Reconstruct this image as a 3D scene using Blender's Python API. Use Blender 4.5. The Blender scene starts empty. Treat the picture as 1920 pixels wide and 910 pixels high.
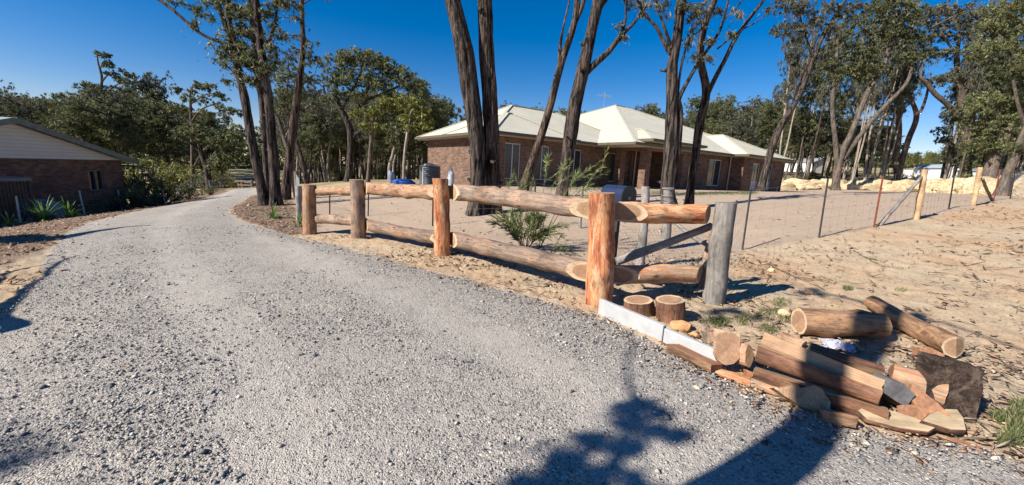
import bpy, bmesh, math, random
import numpy as np
from mathutils import Vector, Matrix, noise as mnoise
PI = math.pi
SC = bpy.context.scene
COL = SC.collection
rad = math.radians

# ------------------------------------------------------------------ camera
EYE = 1.5
FPX = 730.0
PITCH = math.atan(137.8 / FPX)
ROLL = math.atan(.047)
_R0 = Vector((1, 0, 0)); _U0 = Vector((0, math.sin(PITCH), math.cos(PITCH)))
FW = Vector((0, math.cos(PITCH), -math.sin(PITCH)))
RT = _R0 * math.cos(ROLL) + _U0 * math.sin(ROLL)
UP = _U0 * math.cos(ROLL) - _R0 * math.sin(ROLL)
def ray(px, py):
    return FW * FPX + RT * (px - 960) + UP * (455 - py)
def P(px, py, Y):
    d = ray(px, py); return Vector((0, 0, EYE)) + d * (Y / d.y)
def PZ(px, py, z):
    d = ray(px, py); return Vector((0, 0, EYE)) + d * ((z - EYE) / d.z)
cd = bpy.data.cameras.new('camera'); cam = bpy.data.objects.new('camera', cd); COL.objects.link(cam)
cd.sensor_width = 36; cd.lens = 36 * FPX / 1920; cd.clip_start = .05; cd.clip_end = 3000
M = Matrix((RT, UP, -FW)).transposed().to_4x4(); M.translation = Vector((0, 0, EYE)); cam.matrix_world = M
SC.camera = cam

# ------------------------------------------------------------------ light
SUN_AZ = rad(61); SUN_EL = rad(36)              # light travels towards azimuth 61 deg (from +Y towards +X)
SD = Vector((math.sin(SUN_AZ), math.cos(SUN_AZ), 0))
w = bpy.data.worlds.new('World'); SC.world = w; w.use_nodes = True
nt = w.node_tree; bg = nt.nodes['Background']
sk = nt.nodes.new('ShaderNodeTexSky'); sk.sky_type = 'NISHITA'; sk.sun_disc = False
sk.sun_elevation = SUN_EL; sk.sun_rotation = SUN_AZ + PI
sk.air_density = 1.0; sk.dust_density = .3; sk.ozone_density = 1.6; sk.altitude = 600
hs = nt.nodes.new('ShaderNodeHueSaturation'); hs.inputs['Saturation'].default_value = 1.6
nt.links.new(sk.outputs[0], hs.inputs['Color']); tn = nt.nodes.new('ShaderNodeMix'); tn.data_type = 'RGBA'; tn.blend_type = 'MULTIPLY'; tn.inputs[0].default_value = 1; tn.inputs[7].default_value = (1.1, .95, 1.12, 1)
nt.links.new(hs.outputs[0], tn.inputs[6]); nt.links.new(tn.outputs[2], bg.inputs[0]); bg.inputs[1].default_value = .060
ld = bpy.data.lights.new('sun', 'SUN'); ld.energy = 5.0; ld.angle = rad(.53); ld.color = (1, .95, .87)
lo = bpy.data.objects.new('sun', ld); COL.objects.link(lo)
tr = Vector((SD.x * math.cos(SUN_EL), SD.y * math.cos(SUN_EL), -math.sin(SUN_EL)))
lo.rotation_euler = tr.to_track_quat('-Z', 'Y').to_euler()
SC.view_settings.view_transform = 'Standard'; SC.view_settings.look = 'None'
SC.view_settings.exposure = .84; SC.view_settings.gamma = 1
try:
    SC.cycles.max_bounces = 5; SC.cycles.diffuse_bounces = 3; SC.cycles.transparent_max_bounces = 4
except Exception: pass

# ------------------------------------------------------------------ object helpers
def tag(o, label=None, cat=None, group=None, kind=None):
    if label: o['label'] = label
    if cat: o['category'] = cat
    if group: o['group'] = group
    if kind: o['kind'] = kind
    return o
def thing(name, label, cat, loc=(0, 0, 0), rz=0, group=None):
    o = bpy.data.objects.new(name, None); COL.objects.link(o)
    o.location = loc; o.rotation_euler = (0, 0, rz); o.empty_display_size = .2
    return tag(o, label, cat, group)
def link(name, me, mats, parent=None, world=True):
    """world=True: the mesh is given in world coordinates"""
    o = bpy.data.objects.new(name, me); COL.objects.link(o)
    if mats is not None:
        for m in (mats if isinstance(mats, (list, tuple)) else [mats]): me.materials.append(m)
    if parent is not None:
        o.parent = parent
        if world:
            mw = Matrix.LocRotScale(parent.location, parent.rotation_euler, parent.scale)
            pp = parent.parent
            if pp is not None: mw = Matrix.LocRotScale(pp.location, pp.rotation_euler, pp.scale) @ mw
            o.matrix_parent_inverse = mw.inverted()
    return o
def npmesh(name, V, F, smooth=False, attrs=None, matidx=None):
    """V (n,3) array, F (m,k) array or a list of such arrays"""
    me = bpy.data.meshes.new(name)
    Fs = F if isinstance(F, list) else [F]
    Fs = [np.asarray(f, dtype=np.int32) for f in Fs if len(f)]
    V = np.asarray(V, dtype=np.float32)
    me.vertices.add(len(V)); me.vertices.foreach_set('co', V.ravel())
    nl = sum(f.size for f in Fs); npoly = sum(len(f) for f in Fs)
    me.loops.add(nl); me.polygons.add(npoly)
    me.loops.foreach_set('vertex_index', np.concatenate([f.ravel() for f in Fs]))
    tot = np.concatenate([np.full(len(f), f.shape[1], dtype=np.int32) for f in Fs])
    st = np.concatenate([[0], np.cumsum(tot)[:-1]]).astype(np.int32)
    me.polygons.foreach_set('loop_start', st); me.polygons.foreach_set('loop_total', tot)
    if smooth: me.polygons.foreach_set('use_smooth', np.ones(npoly, dtype=bool))
    if matidx is not None: me.polygons.foreach_set('material_index', np.asarray(matidx, dtype=np.int32))
    me.update(calc_edges=True)
    for k, a in (attrs or {}).items():
        a = np.asarray(a, dtype=np.float32)
        if a.ndim == 1:
            at = me.attributes.new(k, 'FLOAT', 'POINT'); at.data.foreach_set('value', a)
        else:
            at = me.attributes.new(k, 'FLOAT_COLOR', 'POINT')
            at.data.foreach_set('color', np.hstack([a, np.ones((len(a), 1), dtype=np.float32)]).ravel())
    return me
class MB:
    """collects shapes, then builds ONE mesh"""
    def __init__(s): s.v = []; s.f = []; s.n = 0; s.m = []; s.mi = 0
    def add(s, V, F):
        V = [tuple(p) for p in V]
        s.f += [tuple(i + s.n for i in f) for f in F]; s.m += [s.mi] * len(F)
        s.v += V; s.n += len(V); return s
    def box(s, x0, x1, y0, y1, z0, z1):
        V = [(x, y, z) for z in (z0, z1) for y in (y0, y1) for x in (x0, x1)]
        return s.add(V, [(0, 2, 3, 1), (4, 5, 7, 6), (0, 1, 5, 4), (2, 6, 7, 3), (0, 4, 6, 2), (1, 3, 7, 5)])
    def bar(s, a, b, wd, hd, up=(0, 0, 1)):
        a = Vector(a); b = Vector(b); d = (b - a).normalized(); upv = Vector(up)
        if abs(d.dot(upv)) > .98: upv = Vector((1, 0, 0))
        sd = d.cross(upv).normalized() * (wd / 2); u = sd.cross(d).normalized() * (hd / 2)
        V = [p + i * sd + j * u for p in (a, b) for i in (-1, 1) for j in (-1, 1)]
        return s.add(V, [(0, 1, 3, 2), (4, 6, 7, 5), (0, 4, 5, 1), (2, 3, 7, 6), (0, 2, 6, 4), (1, 5, 7, 3)])
    def tube(s, pts, rs, n=8, cap=True):
        pts = [Vector(p) for p in pts]
        if not isinstance(rs, (list, tuple)): rs = [rs] * len(pts)
        V = []; ref = None
        for i, p in enumerate(pts):
            d = (pts[min(i + 1, len(pts) - 1)] - pts[max(i - 1, 0)]).normalized()
            if ref is None: ref = Vector((0, 0, 1)) if abs(d.z) < .9 else Vector((1, 0, 0))
            a = d.cross(ref).normalized(); b = a.cross(d).normalized(); ref = b
            for k in range(n):
                t = 2 * PI * k / n; V.append(p + (a * math.cos(t) + b * math.sin(t)) * rs[i])
        F = [(i * n + k, i * n + (k + 1) % n, (i + 1) * n + (k + 1) % n, (i + 1) * n + k) for i in range(len(pts) - 1) for k in range(n)]
        if cap: F += [tuple(range(n))[::-1], tuple(range((len(pts) - 1) * n, len(pts) * n))]
        return s.add(V, F)
    def build(s, name, mats, parent=None, world=True, smooth=False, bevel=0, fix=True):
        me = bpy.data.meshes.new(name); me.from_pydata(s.v, [], s.f)
        me.polygons.foreach_set('material_index', s.m)
        if fix or bevel:
            bm = bmesh.new(); bm.from_mesh(me); bmesh.ops.recalc_face_normals(bm, faces=bm.faces)
            if bevel: bmesh.ops.bevel(bm, geom=list(bm.edges), offset=bevel, segments=1, affect='EDGES')
            bm.to_mesh(me); bm.free()
        if smooth: me.polygons.foreach_set('use_smooth', [True] * len(me.polygons))
        me.update()
        return link(name, me, mats, parent, world)

# ------------------------------------------------------------------ numpy noise
def _h(ix, iy, iz, seed):
    n = (ix * 374761393 + iy * 668265263 + iz * 2147483647 + seed * 974711) & 0xffffffff
    n = ((n ^ (n >> 13)) * 1274126177) & 0xffffffff
    n = ((n ^ (n >> 16)) * 2246822519) & 0xffffffff
    return ((n ^ (n >> 15)) & 0xffffff) / float(0xffffff)
def vnoise(x, y, z=None, seed=0):
    x = np.asarray(x, dtype=np.float64); y = np.asarray(y, dtype=np.float64)
    z = np.zeros_like(x) if z is None else np.asarray(z, dtype=np.float64)
    ix = np.floor(x).astype(np.int64); iy = np.floor(y).astype(np.int64); iz = np.floor(z).astype(np.int64)
    fx = x - ix; fy = y - iy; fz = z - iz
    fx = fx * fx * (3 - 2 * fx); fy = fy * fy * (3 - 2 * fy); fz = fz * fz * (3 - 2 * fz)
    r = 0
    for dz in (0, 1):
        wz = fz if dz else 1 - fz
        for dy in (0, 1):
            wy = fy if dy else 1 - fy
            for dx in (0, 1):
                wx = fx if dx else 1 - fx
                r = r + wx * wy * wz * _h(ix + dx, iy + dy, iz + dz, seed)
    return r
def fbm(x, y, z=None, oct=4, seed=0):
    a = .5; r = 0; f = 1.0
    for o in range(oct):
        r = r + a * (vnoise(x * f, y * f, None if z is None else z * f, seed + o) - .5); a *= .5; f *= 2.03
    return r

# ------------------------------------------------------------------ materials
MATS = {}
class NT:
    def __init__(s, name, rough=.8, spec=.3):
        s.m = bpy.data.materials.new(name); s.m.use_nodes = True; s.t = s.m.node_tree
        s.b = s.t.nodes['Principled BSDF']; s.b.inputs['Roughness'].default_value = rough
        s.b.inputs['Specular IOR Level'].default_value = spec; MATS[name] = s.m
    def n(s, typ, **kw):
        nd = s.t.nodes.new('ShaderNode' + typ)
        for k, v in kw.items(): setattr(nd, k, v)
        return nd
    def l(s, a, b): s.t.links.new(a, b)
    def inp(s, nd, i, v):
        if isinstance(v, bpy.types.NodeSocket): s.l(v, nd.inputs[i])
        elif v is not None:
            if isinstance(v, (tuple, list)) and len(v) == 3 and nd.inputs[i].type == 'RGBA': v = tuple(v) + (1,)
            nd.inputs[i].default_value = v
    def coord(s, which='Object', scale=(1, 1, 1), loc=(0, 0, 0), rot=(0, 0, 0)):
        tc = s.n('TexCoord'); mp = s.n('Mapping'); s.l(tc.outputs[which], mp.inputs[0])
        mp.inputs['Scale'].default_value = scale; mp.inputs['Location'].default_value = loc; mp.inputs['Rotation'].default_value = rot
        return mp.outputs[0]
    def geo(s, out='Position'): return s.n('NewGeometry').outputs[out]
    def map(s, v, scale):
        mp = s.n('Mapping'); s.l(v, mp.inputs[0]); mp.inputs['Scale'].default_value = scale; return mp.outputs[0]
    def noise(s, vec, scale, detail=4, rough=.55, dist=0, out='Fac'):
        nd = s.n('TexNoise'); s.inp(nd, 'Vector', vec); s.inp(nd, 'Scale', scale); nd.inputs['Detail'].default_value = detail
        nd.inputs['Roughness'].default_value = rough; nd.inputs['Distortion'].default_value = dist
        return nd.outputs[out]
    def vor(s, vec, scale, feature='F1', out='Distance', rand=1):
        nd = s.n('TexVoronoi', feature=feature); s.inp(nd, 'Vector', vec); s.inp(nd, 'Scale', scale)
        nd.inputs['Randomness'].default_value = rand
        return nd.outputs[out]
    def math(s, op, a, b=None, c=None, clamp=False):
        nd = s.n('Math', operation=op, use_clamp=clamp); s.inp(nd, 0, a); s.inp(nd, 1, b)
        if c is not None: s.inp(nd, 2, c)
        return nd.outputs[0]
    def vmath(s, op, a, b=None):
        nd = s.n('VectorMath', operation=op); s.inp(nd, 0, a); s.inp(nd, 1, b)
        return nd.outputs['Value'] if op in ('LENGTH', 'DOT_PRODUCT', 'DISTANCE') else nd.outputs[0]
    def sep(s, v):
        nd = s.n('SeparateXYZ'); s.l(v, nd.inputs[0]); return nd.outputs
    def comb(s, x, y, z):
        nd = s.n('CombineXYZ'); s.inp(nd, 0, x); s.inp(nd, 1, y); s.inp(nd, 2, z); return nd.outputs[0]
    def mix(s, f, a, b, blend='MIX'):
        nd = s.n('Mix', data_type='RGBA', blend_type=blend)
        s.inp(nd, 0, f)
        for i, v in ((6, a), (7, b)):
            if isinstance(v, bpy.types.NodeSocket): s.l(v, nd.inputs[i])
            else: nd.inputs[i].default_value = tuple(v) + (1,) if len(v) == 3 else v
        return nd.outputs[2]
    def ramp(s, f, stops, interp='LINEAR'):
        nd = s.n('ValToRGB'); s.l(f, nd.inputs[0]); r = nd.color_ramp; r.interpolation = interp
        while len(r.elements) < len(stops): r.elements.new(.5)
        for e, (p, c) in zip(r.elements, stops):
            e.position = p; e.color = tuple(c) + (1,) if isinstance(c, (tuple, list)) else (c, c, c, 1)
        return nd.outputs[0]
    def attr(s, name, out='Fac'):
        nd = s.n('Attribute', attribute_name=name); return nd.outputs[out]
    def base(s, c): s.inp(s.b, 'Base Color', c); return s
    def rough(s, c): s.inp(s.b, 'Roughness', c); return s
    def bump(s, h, strength=.5, dist=.01, prev=None):
        nd = s.n('Bump'); nd.inputs['Strength'].default_value = strength; nd.inputs['Distance'].default_value = dist
        s.l(h, nd.inputs['Height'])
        if prev is not None: s.l(prev, nd.inputs['Normal'])
        s.l(nd.outputs[0], s.b.inputs['Normal']); return nd.outputs[0]

def simple(name, c, rough=.7, spec=.3, metal=0, var=.25, scale=6, bump=.2, bd=.004):
    t = NT(name, rough, spec); v = t.coord()
    n = t.noise(v, scale, 6, .6)
    f = t.ramp(n, [(.3, 1 - var), (.7, 1 + var)])
    t.base(t.mix(1, tuple(c), f, 'MULTIPLY')); t.b.inputs['Metallic'].default_value = metal
    if bump: t.bump(t.noise(v, scale * 8, 4), bump, bd)
    return t.m

def log_mat(name, cA, cB, cC, streak=1.0, island=.5, bumpd=.008, zgrey=None):
    """bark / peeled wood: long fibres along local X"""
    t = NT(name, .85, .2); v = t.coord()
    oi = t.n('ObjectInfo').outputs['Random']
    off = t.comb(t.math('MULTIPLY', oi, 37.0), t.math('MULTIPLY', oi, 11.0), oi)
    v = t.vmath('ADD', v, off)
    st = t.noise(t.map(v, (2.2, 26 * streak, 26 * streak)), 1, 6, .65, .6)
    fine = t.noise(t.map(v, (6, 110, 110)), 1, 4, .6)
    pat = t.noise(t.map(v, (2.4, 6.5, 6.5)), 1, 6, .65, 1.2)
    c = t.mix(t.ramp(st, [(.40, 0), (.60, 1)]), cA, cB)
    c = t.mix(t.math('MULTIPLY', t.ramp(pat, [(.5, 0), (.60, 1)]), island), c, cC)
    crack = t.ramp(st, [(.30, .18), (.39, 1)])
    c = t.mix(1, c, t.ramp(t.noise(v, 3.2, 6, .7), [(.34, .55), (.5, 1), (.7, 1.2)]), 'MULTIPLY')
    c = t.mix(1, c, crack, 'MULTIPLY')
    c = t.mix(1, c, t.ramp(fine, [(.25, .72), (.75, 1.15)]), 'MULTIPLY')
    fl = t.noise(t.map(v, (5, 14, 14)), 1, 5, .7, 1.2)
    c = t.mix(t.ramp(fl, [(.60, 0), (.64, island)]), c, t.mix(.6, cB, (.05, .035, .028)))
    vk = t.n('TexVoronoi'); t.inp(vk, 'Vector', t.map(v, (2.2, 4.5, 4.5))); vk.inputs['Scale'].default_value = 1
    c = t.mix(t.ramp(vk.outputs['Distance'], [(.05, .85), (.12, 0)]), c, (.05, .028, .018))
    tone = t.math('ADD', t.math('MULTIPLY', oi, .35), .82)
    c = t.mix(1, c, t.comb(tone, tone, tone), 'MULTIPLY')
    t.base(c)
    h = t.math('ADD', t.math('MULTIPLY', fl, 1.0), t.math('MULTIPLY', st, .8)); h = t.math('ADD', h, t.math('ADD', t.math('MULTIPLY', fine, .25), t.math('MULTIPLY', pat, .6)))
    t.bump(h, .9, bumpd)
    return t.m
def cut_mat(name, heart, sap, ring=1.0, dark=(.14, .07, .04)):
    """sawn end and split faces: growth rings round local X"""
    t = NT(name, .8, .2); v = t.coord()
    s = t.sep(v); R = t.attr('R')
    wob = t.noise(v, 9, 3); wob2 = t.math('MULTIPLY', t.math('SUBTRACT', wob, .5), .16)
    r = t.math('SQRT', t.math('ADD', t.math('POWER', s[1], 2), t.math('POWER', s[2], 2)))
    rn = t.math('ADD', t.math('DIVIDE', r, R), wob2)
    rings = t.math('SINE', t.math('MULTIPLY', rn, 62 * ring))
    ang = t.noise(t.map(v, (6, 40, 40)), 1, 4, .6)
    an = t.math('ARCTAN2', s[2], s[1]); crk = t.noise(t.comb(t.math('MULTIPLY', an, 3.2), t.math('MULTIPLY', r, 1.2), 0), 2.2, 2, .5)
    c = t.mix(t.ramp(rn, [(.78, 0), (.84, 1)]), heart, sap)
    c = t.mix(t.math('MULTIPLY', t.math('ADD', rings, 1), .13), c, dark)
    c = t.mix(t.ramp(rn, [(0, .35), (.16, 0)]), c, dark)
    blot = t.noise(v, 5, 5, .6)
    c = t.mix(1, c, t.ramp(blot, [(.3, .72), (.7, 1.18)]), 'MULTIPLY')
    c = t.mix(1, c, t.ramp(ang, [(.25, .78), (.6, 1.08)]), 'MULTIPLY')
    c = t.mix(1, c, t.ramp(crk, [(.28, .3), (.33, 1)]), 'MULTIPLY')
    t.base(c); t.bump(t.math('ADD', ang, t.math('MULTIPLY', rings, .08)), .5, .004)
    return t.m
M_OLD = log_mat('weathered bark log', (.30, .215, .155), (.155, .115, .09), (.40, .22, .125), island=.6)
M_TAN = log_mat('peeled tan log', (.48, .31, .19), (.30, .185, .115), (.42, .16, .08), island=.7)
M_RED = log_mat('fresh red debarked log', (.55, .27, .125), (.27, .065, .032), (.60, .40, .23), streak=.55, island=.75)
M_BROWN = log_mat('brown cracked log', (.38, .23, .135), (.17, .095, .055), (.48, .27, .14), streak=.9, island=.7, bumpd=.012)
M_GREY = log_mat('grey weathered timber', (.30, .27, .24), (.17, .155, .14), (.38, .335, .29), island=.5, bumpd=.005)
M_BARKRED = log_mat('fibrous reddish bark', (.20, .095, .055), (.10, .055, .038), (.30, .15, .085), streak=1.3, island=.5, bumpd=.014)
M_CHAR = log_mat('dark furrowed bark', (.095, .062, .045), (.028, .020, .016), (.20, .145, .11), island=.6, bumpd=.014)
M_CUT = cut_mat('sawn log end', (.36, .215, .13), (.56, .41, .26))
M_CUTRED = cut_mat('sawn red log end', (.34, .17, .095), (.54, .37, .23))
M_CUTPALE = cut_mat('split pale timber', (.38, .24, .14), (.57, .43, .27))
M_CUTGREY = cut_mat('aged grey cut timber', (.20, .175, .155), (.32, .29, .26))
M_METALG = simple('galvanised steel', (.42, .43, .44), .45, .5, .6, .15)
M_WIRE = simple('fence wire', (.30, .30, .30), .5, .5, .5, .1, bump=0)
M_DKPOST = simple('black steel picket', (.035, .032, .03), .6, .4, 0, .3)
M_RUST = simple('red rusted steel picket', (.20, .055, .035), .8, .2, 0, .35, 12)
# ------------------------------------------------------------------ terrain
CP = []
def cp(px, py, Y=None, z=None):
    p = P(px, py, Y) if Y else PZ(px, py, z); CP.append(tuple(p))
for x, y in ((-6, -6), (0, -6), (7, -6), (-3, 0), (0, 0), (3, 0), (-1.5, 2.5), (1, 2.5), (3, 2.6), (0, 4.5), (-2.5, 4)): CP.append((x, y, 0))
cp(1125, 570, z=0); cp(828, 480, z=0); cp(670, 447, Y=8.35); cp(583, 440, Y=9.3); cp(1345, 567, z=.0)
cp(1392, 468, Y=8.1); cp(1536, 445, Y=8.5); cp(1640, 425, Y=9.5); cp(1722, 410, Y=10.4); cp(1828, 385, Y=12.6); cp(1893, 373, Y=16)
cp(1700, 560, z=.08); cp(1800, 640, z=.05); cp(1880, 780, z=.03); cp(1900, 470, Y=7.2)
cp(0, 588, z=-.15); cp(60, 500, z=-.28); cp(130, 436, Y=8.4); cp(208, 407, Y=11.5); cp(349, 380, Y=17.5); cp(455, 353, Y=46)
cp(38, 418, Y=12.2); cp(5, 440, Y=9.5); cp(500, 385, Y=14.6); cp(435, 398, Y=12); cp(513, 409, Y=11); cp(300, 440, z=-.22)
cp(468, 318, Y=95); cp(430, 335, Y=70)
cp(905, 402, Y=11.6); cp(980, 362, Y=17); cp(943, 350, Y=20.6); cp(1115, 351, Y=24.5); cp(1408, 361, Y=31); cp(1255, 378, Y=15.5)
cp(1566, 356, Y=40); cp(1480, 357, Y=42); cp(1700, 358, Y=42); cp(1900, 352, Y=40); cp(1600, 333, Y=60); cp(1745, 334, Y=70)
cp(700, 338, Y=40); cp(600, 345, Y=32); cp(800, 345, Y=27)
for x, y, z in ((-19, 16, -1.5), (-25, 14, -1.6), (-30, 25, -2.2), (-14, 9.5, -.9), (-12, 4, -.45), (-12, -4, -.3), (12, -4, .1), (22, 4, .6), (-60, 30, -4), (-70, 60, -5), (-40, 90, -3), (0, 90, -.5),
                (60, 100, 5), (90, 40, 3.5), (40, 60, 2.6), (-25, 55, -3.2), (-60, 110, -2), (20, 130, 2), (60, 0, 1.5), (-60, 0, -3), (0, -40, 0), (-30, -30, -1), (30, -30, .5), (0, 50, -.2)):
    CP.append((x, y, z))
CPA = np.array(CP)
S_ = 10.0
def _k(r2): return np.where(r2 > 1e-9, .5 * r2 * np.log(np.maximum(r2, 1e-9)), 0)
_n = len(CPA); _X = CPA[:, :2] / S_
_K = _k(((_X[:, None] - _X[None]) ** 2).sum(-1)) + np.eye(_n) * .004
_Pm = np.hstack([np.ones((_n, 1)), _X]); _A = np.block([[_K, _Pm], [_Pm.T, np.zeros((3, 3))]])
_W = np.linalg.solve(_A, np.concatenate([CPA[:, 2], np.zeros(3)]))
def terr(x, y):
    x = np.asarray(x, float); y = np.asarray(y, float)
    r = np.hypot(x, y - 20); k = np.minimum(1, 150 / np.maximum(r, 1e-6)); x = x * k; y = 20 + (y - 20) * k
    X = x / S_; Y = y / S_; z = _W[-3] + _W[-2] * X + _W[-1] * Y
    for i in range(_n): z = z + _W[i] * _k((X - _X[i, 0]) ** 2 + (Y - _X[i, 1]) ** 2)
    return z
def tz(x, y):
    r = math.hypot(x, y - 20); k = min(1, 150 / max(r, 1e-6)); X = x * k / S_; Y = (20 + (y - 20) * k) / S_
    r2 = (X - _X[:, 0]) ** 2 + (Y - _X[:, 1]) ** 2 + 1e-12
    return float(_W[-3] + _W[-2] * X + _W[-1] * Y + (_W[:-3] * r2 * np.log(r2)).sum() * .5)
def G(px, py):
    """the point of the ground seen at this pixel of the photograph"""
    d = ray(px, py).normalized(); o = Vector((0, 0, EYE)); t = .5; last = t
    while t < 200:
        p = o + d * t
        if p.z < tz(p.x, p.y): break
        last = t; t *= 1.045
    a, b = last, t
    for _ in range(14):
        m = (a + b) / 2; p = o + d * m
        if p.z < tz(p.x, p.y): b = m
        else: a = m
    p = o + d * b; return Vector((p.x, p.y, tz(p.x, p.y)))
def GY(px, Y):
    """ground point in pixel column px (at the horizon) at distance Y"""
    x = P(px, 317 + .047 * (px - 960), Y).x
    return Vector((x, Y, tz(x, Y)))

def poly(pxs): return np.array([tuple(G(*p))[:2] for p in pxs])
DRIVE = poly([(455, 352.5), (430, 359), (349, 380), (312, 386), (260, 396), (208, 407), (161, 419), (130, 436), (109, 453), (96, 471), (86, 489), (75, 513), (47, 541), (34, 562), (0, 588)])
DR = poly([(1905, 868), (1830, 840), (1700, 822), (1600, 800), (1500, 772), (1400, 727), (1340, 702), (1245, 655), (1122, 594), (1000, 560), (900, 534), (800, 508), (700, 480), (600, 455), (540, 441), (500, 430), (455, 415), (430, 401), (434, 389), (455, 377), (478, 366), (486, 358), (478, 352.5)])
DRIVE = np.vstack([DRIVE, [(-6.5, 1), (-8, -8), (9, -8), (4.6, 0)], DR])
MULCH = poly([(430, 401), (455, 415), (500, 430), (540, 441), (575, 438), (578, 425), (558, 400), (545, 375), (540, 362), (500, 360), (478, 366), (455, 377), (434, 389)])
a_ = poly([(0, 500), (50, 480), (90, 466), (109, 453), (130, 436), (161, 419), (208, 407), (260, 396), (312, 386), (349, 380), (430, 359)])
MULCHL = np.vstack([a_, [tuple(GY(395, 44))[:2], tuple(GY(330, 30))[:2], tuple(GY(230, 22))[:2], (-19, 17), (-17, 11), (-14, 6), (-9, 3.4)]])
YARD = poly([(583, 432), (670, 440), (828, 470), (960, 500), (1115, 545), (1180, 500), (1300, 480), (1392, 469), (1536, 446), (1640, 426), (1722, 411), (1828, 387), (1915, 374)])
YARD = np.vstack([YARD, [(28, 17), (46, 30), (50, 44), (20, 44), (0, 40), tuple(GY(700, 26))[:2], tuple(GY(560, 24))[:2], tuple(GY(548, 14))[:2]]])
def sdist(X, Y, pl):
    """signed distance, positive inside"""
    d2 = np.full(X.shape, 1e18); ins = np.zeros(X.shape, bool); n = len(pl)
    for i in range(n):
        ax, ay = pl[i]; bx, by = pl[(i + 1) % n]; ex, ey = bx - ax, by - ay
        t = np.clip(((X - ax) * ex + (Y - ay) * ey) / (ex * ex + ey * ey + 1e-12), 0, 1)
        d2 = np.minimum(d2, (X - ax - t * ex) ** 2 + (Y - ay - t * ey) ** 2)
        c = ((ay > Y) != (by > Y)) & (X < (bx - ax) * (Y - ay) / (by - ay + 1e-12) + ax); ins ^= c
    return np.where(ins, 1, -1) * np.sqrt(d2)

CENTRE = poly([(460, 353), (445, 368), (415, 385), (385, 405), (400, 440), (500, 520), (680, 640), (900, 800)])
CENTRE = np.vstack([CENTRE, [(.4, .6), (1, -3)], CENTRE[::-1] + 1e-4])
def ground():
    th = []; a = -180.0
    while a < 180:
        th.append(a); aa = abs(a); a += .16 if aa < 62 else (.6 if aa < 90 else 3)
    th = np.radians(np.array(th)); rr = [.25]
    while rr[-1] < 900: rr.append(rr[-1] * (1.0075 if rr[-1] < 60 else 1.05) if rr[-1] > 1.2 else rr[-1] + .012)
    rr = np.array(rr); nr, na = len(rr), len(th)
    Rr, Th = np.meshgrid(rr, th, indexing='ij')
    X = (Rr * np.sin(Th)).ravel(); Y = (Rr * np.cos(Th)).ravel(); Rf = Rr.ravel()
    Z = terr(X, Y)
    wob = fbm(X * 1.6, Y * 1.6, oct=4, seed=3) * .30 + fbm(X * 9, Y * 9, oct=3, seed=8) * .09
    dg = sdist(X, Y, DRIVE) + wob
    dm = np.maximum(sdist(X, Y, MULCH), sdist(X, Y, MULCHL)) + wob * 1.3
    dy = sdist(X, Y, YARD) + wob * .8
    sm = lambda d, w: np.clip(.5 + d / w, 0, 1)
    g = sm(dg, .10); m = sm(dm, .25) * (1 - g); yd = sm(dy, .3) * (1 - g) * (1 - m)
    ve = np.clip(1 - g - m - yd, 0, 1)
    fade = np.clip(1.2 - Rf / 45, 0, 1)
    rel = fbm(X * 2.3, Y * 2.3, oct=4, seed=21); fin = fbm(X * 11, Y * 11, oct=4, seed=31)
    # loose heap of dirt pushed up along the log fence and on the verge
    Z = Z + fade * (ve * (rel * .08 + fin * .035) + m * (rel * .07 + fin * .05) + yd * (rel * .03 + fin * .012) + g * (fin * .008 + rel * .015))
    gr = vnoise(X * 60, Y * 60, seed=5) * .005 + vnoise(X * 31, Y * 31, seed=6) * .004
    Z = Z + np.clip(1 - Rf / 9, 0, 1) * g * gr - (1 - g) * .0 + np.clip(dg / .5, 0, 1) * .02
    Z = np.where(Rf > 160, Z - (Rf - 160) * .01, Z)
    tr = np.abs(np.abs(sdist(X, Y, CENTRE)) - .80) + fbm(X * 1.2, Y * 1.2, oct=3, seed=44) * .5; track = np.clip(1 - tr / .42, 0, 1) * g
    V = np.stack([X, Y, Z], 1); mask = np.stack([g, m, yd], 1)
    I = np.arange(nr * na).reshape(nr, na); A_ = I[:-1]; B_ = I[1:]
    F = np.stack([A_, np.roll(A_, -1, 1), np.roll(B_, -1, 1), B_], -1).reshape(-1, 4)
    cls = np.where(dg > 0, 0, np.where(dm > 0, 1, np.where(dy > 0, 2, 3)))
    fc = cls[F[:, 0]]
    for k, nm in enumerate(('driveway', 'mulch_bed_ground', 'sandy_yard', 'ground')):
        f = F[fc == k]; u, inv = np.unique(f, return_inverse=True)
        me = npmesh(nm, V[u], inv.reshape(-1, 4), True, {'mask': mask[u], 'track': track[u]})
        tag(link(nm, me, M_GROUND), kind='structure')
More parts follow.
